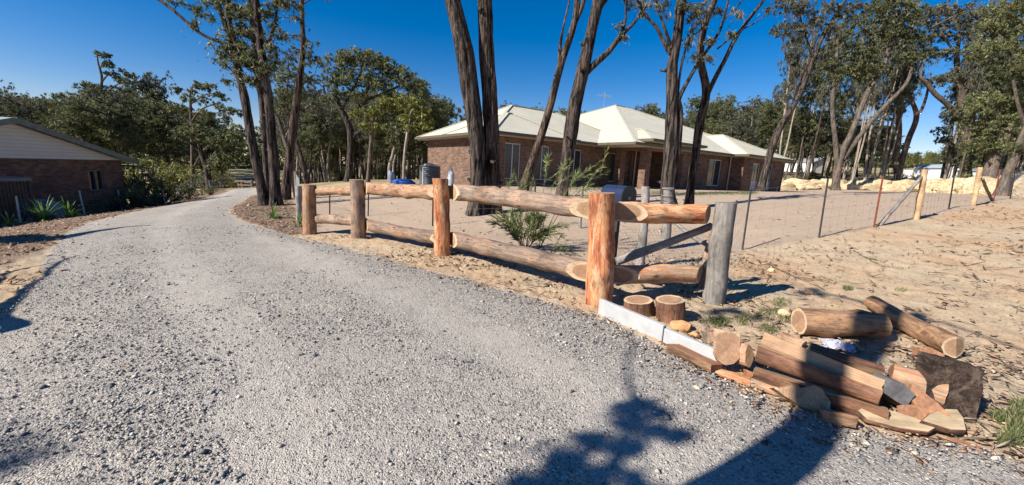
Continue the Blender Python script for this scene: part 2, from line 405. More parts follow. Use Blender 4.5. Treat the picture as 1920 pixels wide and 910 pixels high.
def ground_material():
    t = NT('gravel sand and litter ground', .95, .12); p = t.geo()
    ms = t.n('Attribute', attribute_name='mask'); sc = t.n('SeparateColor'); t.l(ms.outputs['Color'], sc.inputs[0])
    g, m, y = sc.outputs[0], sc.outputs[1], sc.outputs[2]
    big = t.noise(p, .55, 5, .6); mid = t.noise(p, 3.5, 5, .6); fine = t.noise(p, 38, 4, .7); grain = t.noise(p, 190, 2, .7)
    # gravel
    wv = t.vmath('ADD', p, t.map(t.noise(p, 30, 2, out='Color'), (.02, .02, .02)))
    cell = t.n('TexVoronoi'); t.inp(cell, 'Vector', wv); cell.inputs['Scale'].default_value = 80
    cell2 = t.n('TexVoronoi'); t.inp(cell2, 'Vector', wv); cell2.inputs['Scale'].default_value = 130
    cs = t.n('SeparateColor'); t.l(cell.outputs['Color'], cs.inputs[0])
    cs2 = t.n('SeparateColor'); t.l(cell2.outputs['Color'], cs2.inputs[0])
    st = t.ramp(cs.outputs[0], [(0, (.13, .13, .135)), (.22, (.24, .23, .215)), (.5, (.35, .325, .29)), (.75, (.43, .395, .355)), (.93, (.52, .46, .40)), (1, (.68, .65, .60))])
    st2 = t.ramp(cs2.outputs[1], [(0, (.17, .165, .16)), (.5, (.33, .305, .28)), (1, (.47, .43, .38))])
    dust = t.mix(mid, (.40, .36, .32), (.33, .305, .28))
    tk = t.attr('track'); cover = t.ramp(t.math('SUBTRACT', t.math('ADD', t.math('MULTIPLY', mid, .5), t.math('MULTIPLY', big, .5)), t.math('MULTIPLY', tk, .12)), [(.40, .0), (.60, 1)])
    pick = t.math('GREATER_THAN', cs.outputs[1], t.math('SUBTRACT', .72, t.math('MULTIPLY', cover, .45)))
    gc = t.mix(.55, st2, dust); gc = t.mix(pick, gc, st)
    gap = t.ramp(cell.outputs['Distance'], [(.35, 1), (.8, .62)])
    gc = t.mix(1, gc, t.mix(pick, (1, 1, 1), gap), 'MULTIPLY')
    gc = t.mix(t.ramp(big, [(.50, 0), (.64, .45)]), gc, (.43, .385, .335)); gc = t.mix(t.math('MULTIPLY', tk, .45), gc, (.43, .40, .36)); gc = t.mix(t.ramp(mid, [(.56, 0), (.68, .35)]), gc, (.24, .225, .21))
    # verge: orange to pale sand with litter
    vc = t.ramp(big, [(.30, (.43, .26, .145)), (.42, (.45, .315, .195)), (.56, (.445, .345, .23)), (.7, (.35, .27, .18))])
    vc = t.mix(t.ramp(mid, [(.5, 0), (.66, .6)]), vc, (.30, .21, .13))
    vc = t.mix(t.ramp(fine, [(.53, 0), (.62, .75)]), vc, (.20, .135, .085))
    vc = t.mix(t.ramp(grain, [(.58, 0), (.68, .7)]), vc, (.66, .56, .42))
    # yard: compacted pinkish sand
    yc = t.ramp(big, [(.35, (.395, .295, .212)), (.6, (.36, .273, .198))])
    yc = t.mix(t.ramp(mid, [(.5, 0), (.7, .2)]), yc, (.36, .26, .19))
    yc = t.mix(t.ramp(fine, [(.58, 0), (.66, .4)]), yc, (.27, .19, .13))
    yc = t.mix(t.ramp(grain, [(.60, 0), (.68, .5)]), yc, (.62, .52, .42))
    # mulch
    chip = t.n('TexVoronoi'); t.inp(chip, 'Vector', t.map(t.vmath('ADD', p, t.map(t.noise(p, 6, 2, out='Color'), (.25, .25, .25))), (1, 1.9, 1))); chip.inputs['Scale'].default_value = 34
    c3 = t.n('SeparateColor'); t.l(chip.outputs['Color'], c3.inputs[0])
    mc = t.ramp(c3.outputs[0], [(0, (.07, .045, .03)), (.35, (.15, .09, .06)), (.6, (.25, .15, .095)), (.85, (.33, .22, .145)), (1, (.50, .40, .29))])
    mc = t.mix(t.ramp(big, [(.4, 0), (.6, .4)]), mc, (.21, .17, .13))
    # bush floor far away: olive and straw
    far = t.mix(t.ramp(t.noise(p, .35, 6, .65), [(.38, 0), (.6, 1)]), (.44, .34, .20), (.17, .16, .075))
    sx = t.sep(p); dist = t.vmath('LENGTH', p)
    ff = t.ramp(t.math('DIVIDE', dist, 60), [(.42, 0), (.62, 1)])
    vc = t.mix(ff, vc, far)
    gc = t.mix(1, gc, (1.06, 1.035, .99), 'MULTIPLY')
    c = t.mix(m, vc, mc); c = t.mix(y, c, yc); c = t.mix(g, c, gc)
    t.base(c)
    hg = t.math('MULTIPLY', t.math('SUBTRACT', 1, cell.outputs['Distance']), pick)
    h = t.mix(g, t.comb(t.math('ADD', fine, t.math('MULTIPLY', grain, .3)), 0, 0), t.comb(t.math('ADD', hg, t.math('MULTIPLY', t.math('SUBTRACT', 1, cell2.outputs['Distance']), .5)), 0, 0))
    hs = t.sep(h)[0]
    t.bump(t.math('ADD', hs, t.math('MULTIPLY', t.math('MULTIPLY', m, c3.outputs[1]), 1.0)), .9, .012)
    return t.m
M_GROUND = ground_material()
ground()

# ------------------------------------------------------------------ scattered loose pieces
def shards(name, C, size, rng, flat=.6, cols=None, stretch=1.0, kind='stuff', mat=None, label=None, cat=None, yaw=None):
    """many small angular pieces: six-vertex stones or chips"""
    n = len(C); base = np.array([(1, 0, 0), (-.5, .87, 0), (-.5, -.87, 0), (0, 0, 1), (0, 0, -1), (.6, .6, .35)])
    base = np.array([(1, .1, 0), (-.1, 1, 0), (-1, -.1, 0), (.1, -1, 0), (.1, .1, .8), (0, 0, -.8)])
    F0 = np.array([(0, 1, 4), (1, 2, 4), (2, 3, 4), (3, 0, 4), (1, 0, 5), (2, 1, 5), (3, 2, 5), (0, 3, 5)])
    V = base[None] * (1 + .35 * (rng.random((n, 6, 3)) - .5) * 2)
    V = V * np.array([stretch, 1, flat])[None, None]; V = V * size[:, None, None]
    tl = (rng.random(n) - .5) * .9; c, s = np.cos(tl), np.sin(tl)
    V = np.stack([V[..., 0] * c[:, None] + V[..., 2] * s[:, None], V[..., 1], -V[..., 0] * s[:, None] + V[..., 2] * c[:, None]], -1)
    a = rng.random(n) * 2 * PI if yaw is None else yaw; c, s = np.cos(a), np.sin(a)
    V = np.stack([V[..., 0] * c[:, None] - V[..., 1] * s[:, None], V[..., 0] * s[:, None] + V[..., 1] * c[:, None], V[..., 2]], -1) + C[:, None]
    F = (F0[None] + (np.arange(n) * 6)[:, None, None]).reshape(-1, 3)
    tint = np.repeat(rng.random(n), 6)
    me = npmesh(name, V.reshape(-1, 3), F, False, {'tint': tint})
    return tag(link(name, me, mat), label, cat, None, kind)
def tint_mat(name, stops, rough=.9, spec=.2):
    t = NT(name, rough, spec); t.base(t.ramp(t.attr('tint'), stops)); return t.m
M_STONE = tint_mat('loose gravel', [(0, (.10, .105, .115)), (.3, (.20, .197, .195)), (.6, (.33, .305, .275)), (.85, (.43, .385, .34)), (1, (.60, .56, .50))])
M_LITTER = tint_mat('dry leaves and bark chips', [(0, (.10, .065, .045)), (.4, (.20, .13, .085)), (.7, (.34, .21, .13)), (.9, (.48, .36, .24)), (1, (.60, .52, .40))])
rng = np.random.default_rng(7)
def polar(n, r0, r1, a0, a1, rng, pw=2.0):
    r = np.exp(rng.uniform(math.log(r0), math.log(r1), n)); a = np.radians(rng.uniform(a0, a1, n))
    return r * np.sin(a), r * np.cos(a), r
x, y, r = polar(170000, 1.25, 12, -58, 58, rng)
d = sdist(x, y, DRIVE); pat = fbm(x * .9, y * .9, oct=3, seed=77)
k = (d > .02) & (rng.random(len(x)) < np.clip(.42 + pat * 2.6 + np.exp(-d / .25) * .6 - .4 * (np.abs(np.abs(sdist(x, y, CENTRE)) - .8) < .3), .04, 1))
x, y, r = x[k], y[k], r[k]
sz = np.exp(rng.normal(math.log(.0046), .45, len(x))) * (1 + r * .05); sz[rng.random(len(x)) < .012] *= 2.0
z = terr(x, y) + .026 + sz * .2
shards('loose_gravel', np.stack([x, y, z], 1), sz, rng, .65, mat=M_STONE, label='loose grey stones scattered over the gravel driveway', cat='gravel')
x, y, r = polar(110000, 2.2, 26, -60, 62, rng)
dg = sdist(x, y, DRIVE); dm = np.maximum(sdist(x, y, MULCH), sdist(x, y, MULCHL)); dy = sdist(x, y, YARD); pat = fbm(x * .8, y * .8, oct=4, seed=9)
pr = np.where(dm > 0, .95, np.where(dy > .2, .03 + np.clip(pat - .12, 0, 1), np.clip(.18 + pat * 2.4, .03, .85)))
k = (rng.random(len(x)) < np.where(dg < -.01, pr, .30 * np.exp(-np.maximum(dg, 0) / .22) + .004)); x, y, r, dm = x[k], y[k], r[k], dm[k]
sz = np.minimum(np.exp(rng.normal(math.log(.0095), .5, len(x))), .024) * (1 + r * .03)
z = terr(x, y) + .015 + sz * .1
shards('leaf_litter', np.stack([x, y, z], 1), sz, rng, .22, stretch=2.4, mat=M_LITTER, label='dry leaves bark and wood chips strewn over the dirt verges', cat='leaf litter')
# soil clods heaped beside the driveway
M_CLOD = tint_mat('sandy clods', [(0, (.27, .17, .10)), (.5, (.44, .30, .185)), (1, (.52, .39, .26))])
x, y, r = polar(26000, 2.5, 14, -45, 60, rng)
dg = sdist(x, y, DRIVE); k = (dg < -.02) & (dg > -1.1) & (x > -6) & (rng.random(len(x)) < np.exp(dg / .4) * .5)
x, y, r = x[k], y[k], r[k]; sz = np.exp(rng.normal(math.log(.0085), .5, len(x)))
shards('dirt_clods', np.stack([x, y, terr(x, y) + .02], 1), sz, rng, .7, mat=M_CLOD, label='crumbly tan dirt clods along the driveway edge', cat='soil')

x, y, r = polar(30000, 2.4, 24, -58, 62, rng)
dg = sdist(x, y, DRIVE); dy = sdist(x, y, YARD); pat = fbm(x * .7, y * .7, oct=3, seed=19)
k = (dg < -.05) & (rng.random(len(x)) < np.where(dy > .3, .02, np.clip(.08 + pat * 2.2, .01, .6))); x, y, r = x[k], y[k], r[k]
sz = np.exp(rng.normal(math.log(.0045), .4, len(x))) * (1 + r * .04)
shards('twig_litter', np.stack([x, y, terr(x, y) + .022], 1), sz, rng, .8, stretch=11, mat=tint_mat('dead twigs', [(0, (.06, .045, .035)), (.5, (.14, .10, .075)), (1, (.30, .24, .18))]), label='thin dead twigs scattered over the dirt verges', cat='twigs', yaw=rng.normal(.4, .9, len(x)))
# ------------------------------------------------------------------ logs and split timber
def frame(p0, p1, roll=0.0):
    x = (p1 - p0).normalized(); up = Vector((0, 0, 1)) if abs(x.z) < .92 else Vector((0, -1, 0))
    y = up.cross(x).normalized(); z = x.cross(y).normalized()
    m = Matrix((x, y, z)).transposed().to_4x4(); m.translation = p0
    return m @ Matrix.Rotation(roll, 4, 'X')
def lnoise(p, s, seed): return mnoise.noise(Vector((p[0] * s + seed * 7.3, p[1] * s + seed * 3.1, p[2] * s)))
def put(name, bm, m, mats, parent=None, smooth=30):
    me = bpy.data.meshes.new(name)
    bmesh.ops.recalc_face_normals(bm, faces=bm.faces)
    for f in bm.faces: f.smooth = (f.material_index == 0)
    for e in bm.edges:
        if len(e.link_faces) == 2 and e.link_faces[0].material_index != e.link_faces[1].material_index: e.smooth = False
    bm.to_mesh(me); bm.free(); o = bpy.data.objects.new(name, me); COL.objects.link(o)
    for mm in mats: me.materials.append(mm)
    o.matrix_world = m
    if parent is not None:
        pm = Matrix.LocRotScale(parent.location, parent.rotation_euler, parent.scale)
        if parent.parent is not None:
            q = parent.parent; pm = Matrix.LocRotScale(q.location, q.rotation_euler, q.scale) @ pm
        o.parent = parent; o.matrix_parent_inverse = pm.inverted()
    return o
def log_obj(name, p0, p1, r0, r1, bark, cut, parent=None, cuts=(), seed=1, wob=.06, bend=.02, roll=0, n=30, flare=0, knots=2, chip=.0):
    p0 = Vector(p0); p1 = Vector(p1); m = frame(p0, p1, roll); L = (p1 - p0).length
    bm = bmesh.new(); lay = bm.verts.layers.float.new('R')
    nr = max(6, int(L / .045)); rings = []
    rd = random.Random(seed); kn = [(rd.uniform(.15, .85) * L, rd.uniform(0, 2 * PI), rd.uniform(.05, .12)) for _ in range(knots)]
    ph = rd.uniform(0, 6)
    for i in range(nr + 1):
        t = i / nr; r = r0 + (r1 - r0) * t
        if flare: r += flare * max(0, 1 - t / .25) ** 2
        cy = bend * L * math.sin(PI * t) * math.cos(ph) + .012 * lnoise((t * L, 0, 0), 2.2, seed); cz = bend * L * math.sin(PI * t) * math.sin(ph) + .012 * lnoise((t * L, 9, 0), 2.2, seed)
        ring = []
        for k in range(n):
            a = 2 * PI * k / n; q = (t * L, math.cos(a) * r, math.sin(a) * r)
            rr = r * (1 + wob * lnoise(q, 5, seed) + wob * .8 * lnoise((q[0] * .35, q[1] * 3, q[2] * 3), 9, seed + 4) + wob * .35 * lnoise(q, 22, seed))
            for kx, ka, ks in kn:
                da = math.atan2(math.sin(a - ka), math.cos(a - ka)) * r
                rr += r * .16 * math.exp(-((t * L - kx) ** 2 + da * da) / (ks * ks))
            if i in (0, nr) and chip: rr *= 1 - chip * abs(lnoise(q, 14, seed))
            xx = t * L + (chip * .5 * r * lnoise(q, 12, seed + 2) if i in (0, nr) else 0)
            v = bm.verts.new((xx, cy + math.cos(a) * rr, cz + math.sin(a) * rr)); v[lay] = r; ring.append(v)
        rings.append(ring)
    for i in range(nr):
        for k in range(n):
            f = bm.faces.new((rings[i][k], rings[i][(k + 1) % n], rings[i + 1][(k + 1) % n], rings[i + 1][k])); f.material_index = 0
    for rg in (rings[0][::-1], rings[-1]):
        f = bm.faces.new(rg); f.material_index = 1
    mi = m.inverted()
    for pt, nn in cuts:
        lp = mi @ Vector(pt); ln = (mi.to_3x3() @ Vector(nn)).normalized()
        res = bmesh.ops.bisect_plane(bm, geom=bm.verts[:] + bm.edges[:] + bm.faces[:], plane_co=lp, plane_no=ln, clear_outer=True)
        ed = [e for e in res['geom_cut'] if isinstance(e, bmesh.types.BMEdge)]
        before = set(bm.faces)
        if ed:
            bmesh.ops.contextual_create(bm, geom=ed)
            for f in set(bm.faces) - before: f.material_index = 1
            for e in ed:
                for v in e.verts:
                    if v[lay] < .01: v[lay] = (r0 + r1) / 2
    return put(name, bm, m, [bark, cut], parent)
def split_obj(name, p0, p1, prof, bark, cut, parent=None, roll=0, R=.15, seed=1, rough=.012, cuts=(), taper=1.0, jag=.0):
    """a split billet: prof = closed list of (y, z, isbark) with isbark for the edge that starts there"""
    p0 = Vector(p0); p1 = Vector(p1); m = frame(p0, p1, roll); L = (p1 - p0).length
    pts = []
    for i, (y, z, b) in enumerate(prof):                         # subdivide long edges
        y2, z2, _ = prof[(i + 1) % len(prof)]; k = max(1, int(math.hypot(y2 - y, z2 - z) / .03))
        for j in range(k): pts.append((y + (y2 - y) * j / k, z + (z2 - z) * j / k, b))
    n = len(pts); nr = max(3, int(L / .05)); bm = bmesh.new(); lay = bm.verts.layers.float.new('R'); rings = []
    for i in range(nr + 1):
        t = i / nr; s = 1 + (taper - 1) * t; ring = []
        for y, z, b in pts:
            q = (t * L, y, z); d = rough * (1.0 if b else .55)
            dy = d * lnoise((q[0] * .5, y * 3, z * 3), 9, seed) + d * .4 * lnoise(q, 30, seed); dz = d * lnoise((q[0] * .5, y * 3, z * 3), 9, seed + 5) + d * .4 * lnoise(q, 30, seed + 5)
            x = t * L
            if i in (0, nr): x += jag * lnoise(q, 18, seed + 8)
            v = bm.verts.new((x, y * s + dy, z * s + dz)); v[lay] = R; ring.append(v)
        rings.append(ring)
    for i in range(nr):
        for k in range(n):
            f = bm.faces.new((rings[i][k], rings[i][(k + 1) % n], rings[i + 1][(k + 1) % n], rings[i + 1][k])); f.material_index = 0 if pts[k][2] else 1
    for rg in (rings[0][::-1], rings[-1]):
        f = bm.faces.new(rg); f.material_index = 1
    mi = m.inverted()
    for pt, nn in cuts:
        lp = mi @ Vector(pt); ln = (mi.to_3x3() @ Vector(nn)).normalized()
        res = bmesh.ops.bisect_plane(bm, geom=bm.verts[:] + bm.edges[:] + bm.faces[:], plane_co=lp, plane_no=ln, clear_outer=True)
        ed = [e for e in res['geom_cut'] if isinstance(e, bmesh.types.BMEdge)]; before = set(bm.faces)
        if ed:
            bmesh.ops.contextual_create(bm, geom=ed)
            for f in set(bm.faces) - before: f.material_index = 1
    return put(name, bm, m, [bark, cut], parent)
def arc(r, a0, a1, n=12, b=True): return [(r * math.cos(a0 + (a1 - a0) * i / n), r * math.sin(a0 + (a1 - a0) * i / n), b) for i in range(n + 1)]
def half(r, sx=1.0): a = arc(r, PI, 2 * PI, 14); a[-1] = (a[-1][0], a[-1][1], False); return a          # flat face up
def quarter(r): a = arc(r, 0, PI / 2, 9); a[-1] = (a[-1][0], a[-1][1], False); return a + [(0, 0, False)]
def slab(r, h): # piece cut off the side of a log: chord at distance h from the pith
    a = math.asin(h / r); q = arc(r, a, PI - a, 10); q[-1] = (q[-1][0], q[-1][1], False); return q

# ------------------------------------------------------------------ the log fence
fence = thing('log_fence', 'rustic post and rail fence of thick round logs beside the gravel driveway', 'fence', G(960, 520))
def post_at(px, py, r, top): # contact pixel, radius, top pixel
    b = G(px, py); d = Vector((b.x, b.y, 0)).normalized(); c = b + d * r * .9
    tp = P(top[0], top[1], c.y); return Vector((c.x, c.y, b.z)), tp
posts = {}
for k, px, py, r, top, bark, cut, fl, lab in (
        ('A', 1122, 576, .152, (1129, 362), M_RED, M_CUT, .01, 'orange red peeled post at the corner of the log fence'),
        ('B', 829, 481, .133, (826, 335), M_RED, M_CUT, .01, 'reddish brown peeled post'),
        ('C', 672, 449, .152, (669, 337), M_OLD, M_CUT, .02, 'grey brown post'),
        ('D', 581, 441, .150, (580, 346), M_TAN, M_CUT, .015, 'tan post at the far end')):
    b, tp = post_at(px, py, r, top); posts[k] = (b, tp, r)
    o = log_obj('post', b - Vector((0, 0, .25)) + (b - tp) * .0, tp, r * 1.04, r * .96, bark, cut, fence, seed=ord(k), wob=.07, bend=.008, flare=fl, n=40, knots=1)
    if lab: o['label'] = lab
bE = G(1338, 570); bE = bE + Vector((bE.x, bE.y, 0)).normalized() * .1; tE = P(1361, 380, bE.y)
posts['E'] = (bE, tE, .115)
log_obj('post', bE - (tE - bE) * .2, tE, .125, .115, M_GREY, M_CUTGREY, fence, seed=55, wob=.04, bend=.004, n=36)['label'] = 'grey weathered leaning end post'
def ax(k, px, py, off):   # rail axis point behind a post, at the height seen at this pixel
    b, tp, r = posts[k]; return P(px, py, b.y + off)
def plan(v): return Vector((v.x, v.y, 0)).normalized()
cen = {k: Vector((v[0].x, v[0].y, 0)) for k, v in posts.items()}
def outer(d): n = Vector((d.y, -d.x, 0)); return n if n.y < 0 else -n
dDC = plan(cen['C'] - cen['D']); dCB = plan(cen['B'] - cen['C']); dBA = plan(cen['A'] - cen['B']); dAE = plan(cen['E'] - cen['A'])
bis = {'D': outer(dDC), 'C': (outer(dDC) + outer(dCB)).normalized(), 'B': (outer(dCB) + outer(dBA)).normalized(), 'A': (outer(dBA) + outer(dAE)).normalized(), 'E': outer(dAE)}
def corner(k, z, q): c = cen[k] - bis[k] * q; return Vector((c.x, c.y, z))
def zat(k, py):  # height of the pixel row on the axis behind the post
    b = posts[k][0]; px = {'D': 580, 'C': 670, 'B': 828, 'A': 1128, 'E': 1345}[k]; return P(px, py, b.y + .12).z
H = {('D', 1): zat('D', 359), ('C', 1): zat('C', 357), ('B', 1): zat('B', 359), ('A', 1): zat('A', 396), ('E', 1): P(1345, 402, bE.y + .1).z,
     ('D', 0): zat('D', 410), ('C', 0): zat('C', 416), ('B', 0): zat('B', 446), ('A', 0): zat('A', 517), ('E', 0): P(1335, 515, bE.y + .1).z}
HC = {1: zat('C', 352), 0: zat('C', 420)}
def rail(k0, k1, lvl, r0, r1, bark, cut, seed, z0=None, z1=None, label=None):
    z0 = H[(k0, lvl)] if z0 is None else z0; z1 = H[(k1, lvl)] if z1 is None else z1
    a = corner(k0, z0, posts[k0][2] * .95); b = corner(k1, z1, posts[k1][2] * .95); d = plan(b - a); o_ = outer(d); cuts = []
    for k, c, e in ((k0, a, -d), (k1, b, d)):
        bb = bis[k]; along = Vector((-bb.y, bb.x, 0)); along = along if along.dot(e) > 0 else -along
        if k in 'A': nn = bb
        elif k == 'E': nn = (o_ * .72 + e * .69).normalized()
        else: nn = (o_ * math.cos(rad(24)) + e * math.sin(rad(24))).normalized()
        if k == 'D': continue
        if not (k == 'E'):
            cuts.append((c - bb * (.075 if k == 'A' else .045), nn)); cuts.append((c + along * (-.004), along))
        else: cuts.append((c - e * .19 + o_ * .02, nn))
    ext = .14
    o = log_obj('rail', a - d * ext * (k0 not in 'D') + d * (.02 if k0 == 'D' else 0), b + d * (ext if k1 != 'E' else -.02), r0, r1, bark, cut, fence, cuts=cuts, seed=seed, wob=.085, bend=.010, n=34, knots=3)
    if label: o['label'] = label
rail('D', 'C', 1, .095, .105, M_TAN, M_CUTPALE, 3)
rail('D', 'C', 0, .11, .11, M_OLD, M_CUT, 4)
rail('C', 'B', 1, .13, .125, M_TAN, M_CUTPALE, 5, z0=HC[1])
rail('C', 'B', 0, .12, .115, M_OLD, M_CUTPALE, 6, z0=HC[0])
rail('B', 'A', 1, .135, .122, M_OLD, M_CUTPALE, 7, label='long upper rail left of the corner post')
rail('B', 'A', 0, .130, .122, M_OLD, M_CUT, 8)
rail('A', 'E', 1, .122, .112, M_RED, M_CUT, 9, label='bright orange red upper rail')
rail('A', 'E', 0, .112, .108, M_TAN, M_CUT, 10)

# ------------------------------------------------------------------ helpers for wires
def segmesh(segs, r):
    S = np.array([[tuple(a), tuple(b)] for a, b in segs]); d = S[:, 1] - S[:, 0]; d /= np.linalg.norm(d, axis=1)[:, None] + 1e-9
    ref = np.where(np.abs(d[:, 2:3]) < .9, np.array([[0, 0, 1.]]), np.array([[1., 0, 0]])); a = np.cross(d, ref); a /= np.linalg.norm(a, axis=1)[:, None]; b = np.cross(a, d)
    V = []
    for e in (0, 1):
        for k in range(3): V.append(S[:, e] + (a * math.cos(2.094 * k) + b * math.sin(2.094 * k)) * r)
    V = np.stack(V, 1).reshape(-1, 3); base = (np.arange(len(S)) * 6)[:, None, None]
    F = (np.array([(0, 1, 4, 3), (1, 2, 5, 4), (2, 0, 3, 5)])[None] + base).reshape(-1, 4)
    return V, F
def sag(a, b, n=12, s=.02): return [a.lerp(b, i / n) - Vector((0, 0, s * 4 * (i / n) * (1 - i / n))) for i in range(n + 1)]
def netting(name, cols, parent, dz=(.03, .20, .36, .52, .70, .88, 1.06), step=.30, r=.0019, mat=None):
    """cols: list of (base, top) points along the fence"""
    segs = []
    for (a0, a1), (b0, b1) in zip(cols[:-1], cols[1:]):
        L = (b0 - a0).length; n = max(2, int(L / step)); ha = (a1 - a0).length; hb = (b1 - b0).length
        for h in dz:
            f = h / dz[-1]; A = a0.lerp(a1, f); B = b0.lerp(b1, f); pts = sag(A, B, 6, .012)
            segs += list(zip(pts[:-1], pts[1:]))
        for i in range(n + 1):
            t = i / n; A = a0.lerp(b0, t); B = a1.lerp(b1, t); segs.append((A.lerp(B, dz[0] / dz[-1]), B - Vector((0, 0, .048 * t * (1 - t)))))
    V, F = segmesh(segs, r); return link(name, npmesh(name, V, F), mat or M_WIRE, parent)
def chicken(name, o, ex, ez, w, h, parent, s=.045, r=.0012):
    segs = []; nx = int(w / s); nz = int(h / (s * .87))
    for i in range(nx):
        for j in range(nz):
            x = (i + (.5 if j % 2 else 0)) * s; z = j * s * .87; q = lambda a, b: o + ex * (x + a * s) + ez * (z + b * s)
            segs += [(q(0, 0), q(0, .5)), (q(0, .5), q(.5, .79)), (q(0, .5), q(-.5, .79))]
    V, F = segmesh(segs, r); return link(name, npmesh(name, V, F), M_METALG, parent)
def steel_picket(parent, b, t, mat, cap=False, lab=None):
    """Y-shaped steel picket"""
    m = MB(); d = (t - b).normalized(); 
    for k in range(3):
        a = k * 2.094 + .4; s = Vector((math.cos(a), math.sin(a), 0)) * .011
        m.bar(b - d * .2 + s, t + s, .024 if k == 9 else .022, .005, up=(math.cos(a + PI / 2), math.sin(a + PI / 2), 0))
    m.bar(b - d * .2, t, .014, .014)
    o = m.build('steel_picket', mat, parent)
    if cap: 
        c = MB(); q = b.lerp(t, .78); c.box(-.016, .016, -.018, .018, -.02, .02); c.v = [tuple(Vector(v) + q) for v in c.v]
        c.build('white_tag', M_WHITE, o)
    if lab: o['label'] = lab
    return o
M_WHITE = simple('white paint', (.78, .78, .76), .6, .3, 0, .08)

# mesh fence running from the grey end post to the right, over the rise
wf = thing('wire_fence', 'wire mesh paddock fence on dark and rusty pickets running right from the grey end post', 'fence', G(1640, 425))
cols = []
for (bx, by), (tx, ty), kind in (((1392, 469), (1408, 358), 'dk'), ((1536, 446), (1553, 335), 'dk'), ((1639, 426), (1656, 331), 'rs'), ((1721, 411), (1735, 316), None), ((1779, 392), (1789, 332), 'dk'), ((1828, 386), (1838, 314), None), ((1863, 376), (1876, 318), 'rs'), ((1894, 373), (1903, 325), 'dk'), ((1925, 366), (1935, 315), 'dk')):
    b = G(bx, by); t = P(tx, ty, b.y)
    if kind: steel_picket(wf, b, t, M_DKPOST if kind == 'dk' else M_RUST, cap=(bx in (1392, 1536)), lab='red rusty steel picket' if kind == 'rs' else None)
    cols.append((b, t))
c0 = (Vector((bE.x + .1, bE.y + .1, bE.z)), Vector((tE.x, tE.y + .12, tE.z - .12)))
netting('wire_mesh', [c0] + cols, wf)
M_TANPOST = log_mat('new pine post', (.62, .42, .24), (.50, .32, .17), (.70, .54, .34), island=.4, bumpd=.003)
for (bx, by), (tx, ty), (sx, sy), (ex, ey), dy in (((1719, 412), (1734, 318), (1648, 424), (1728, 332), -.5), ((1826, 386), (1838, 314), (1861, 377), (1842, 335), .9)):
    b = G(bx, by); t = P(tx, ty, b.y); log_obj('strainer_post', b - Vector((0, 0, .2)), t, .065, .06, M_TANPOST, M_CUTPALE, wf, seed=int(bx), wob=.04, bend=.004, n=18)
    s = G(sx, sy); e = P(ex, ey, b.y)
    log_obj('brace_rail', s, e, .042, .038, M_GREY if bx < 1800 else M_OLD, M_CUTGREY, wf, seed=int(bx) + 1, wob=.06, bend=.01, n=14)
# older wire fence behind the logs
of = thing('yard_fence', 'thin wire fence with slim posts standing just behind the log fence', 'fence', G(1000, 430))
cc = []
for px, bp, tp in ((1335, (1330, 540), (1345, 425)), (1208, (1198, 500), (1210, 350)), (1098, (1088, 428), (1092, 350)), (1005, (1000, 426), (1004, 341)), (811, (811, 424), (812, 350)), (692, (690, 405), (691, 345)), (617, (618, 403), (618, 350)), (566, (563, 412), (562, 352))):
    b = G(*bp); t = P(*tp, b.y); cc.append((b, t))
    if px in (1005, 811, 692, 617): steel_picket(of, b, t, M_DKPOST)
    if px == 1098:
        log_obj('timber_post', b - Vector((0, 0, .1)), t, .035, .033, M_GREY, M_CUTGREY, of, seed=px, n=10)
for px in (1208,):
    b, t = cc[1]; log_obj('gate_post', b - Vector((0, 0, .2)), t, .072, .066, M_GREY, M_CUTGREY, of, seed=px, n=20, wob=.05)
b = G(560, 413); t = P(560, 349, b.y); log_obj('corner_post', b - Vector((0, 0, .2)), t, .085, .08, M_GREY, M_CUTGREY, of, seed=560, n=20, wob=.04)
cc[0] = (Vector((bE.x - .05, bE.y + .25, bE.z)), Vector((bE.x, bE.y + .25, bE.z + 1.05)))
for f in (.45, .72, .97):
    segs = []
    for (a0, a1), (b0, b1) in zip(cc[:-1], cc[1:]):
        pts = sag(a0.lerp(a1, f), b0.lerp(b1, f), 8, .03); segs += list(zip(pts[:-1], pts[1:]))
    V, F = segmesh(segs, .0017); link('wire_strand', npmesh('wire_strand', V, F), M_WIRE, of)
a = P(1156, 486, posts['A'][0].y + .45); b = P(1334, 424, bE.y + .22)
log_obj('brace_rail', a - Vector((0, 0, .03)), b, .052, .046, M_GREY, M_CUTGREY, of, seed=91, wob=.05, bend=.006, n=18)
a = P(1268, 419, bE.y + 1.0); b = P(1328, 462, bE.y + .3); log_obj('brace_rail', a, b, .028, .026, M_GREY, M_CUTGREY, of, seed=92, n=12)
b0 = G(1322, 545) + Vector((0, .15, 0)); log_obj('timber_post', b0 - Vector((0, 0, .1)), P(1342, 420, b0.y), .06, .055, M_OLD, M_CUTGREY, of, seed=93, n=16)
o = P(1158, 505, posts['A'][0].y + .35); e = P(1332, 500, bE.y + .18); ex = (e - o); w_ = ex.length; ex = ex.normalized()
chicken('chicken_wire', o, ex, Vector((0, 0, 1)), w_, .52, of)
# stone and rag at the old gate stump
b = G(1253, 470); b = Vector((b.x, b.y + .2, b.z)); t = P(1253, 352, b.y)
gp = log_obj('stump_post', b - Vector((0, 0, .1)), t, .10, .095, M_GREY, M_CUTGREY, None, seed=77, n=24, wob=.06)
tag(gp, 'short grey gate post with twisted wire round its top behind the red rail', 'post')
m = MB(); rd = random.Random(4)
for k in range(9):
    z = t.z - .02 - rd.random() * .28 * (k % 2); rr = .105 + rd.random() * .02
    pts = [Vector((t.x + rr * math.cos(a), t.y + rr * math.sin(a), z + rd.uniform(-.015, .015))) for a in [2 * PI * i / 14 for i in range(15)]]
    m.tube(pts, .004, 4)
tag(m.build('wire_tie', M_METALG), 'twisted bundle of silver wire wrapped round the grey gate post', 'wire')
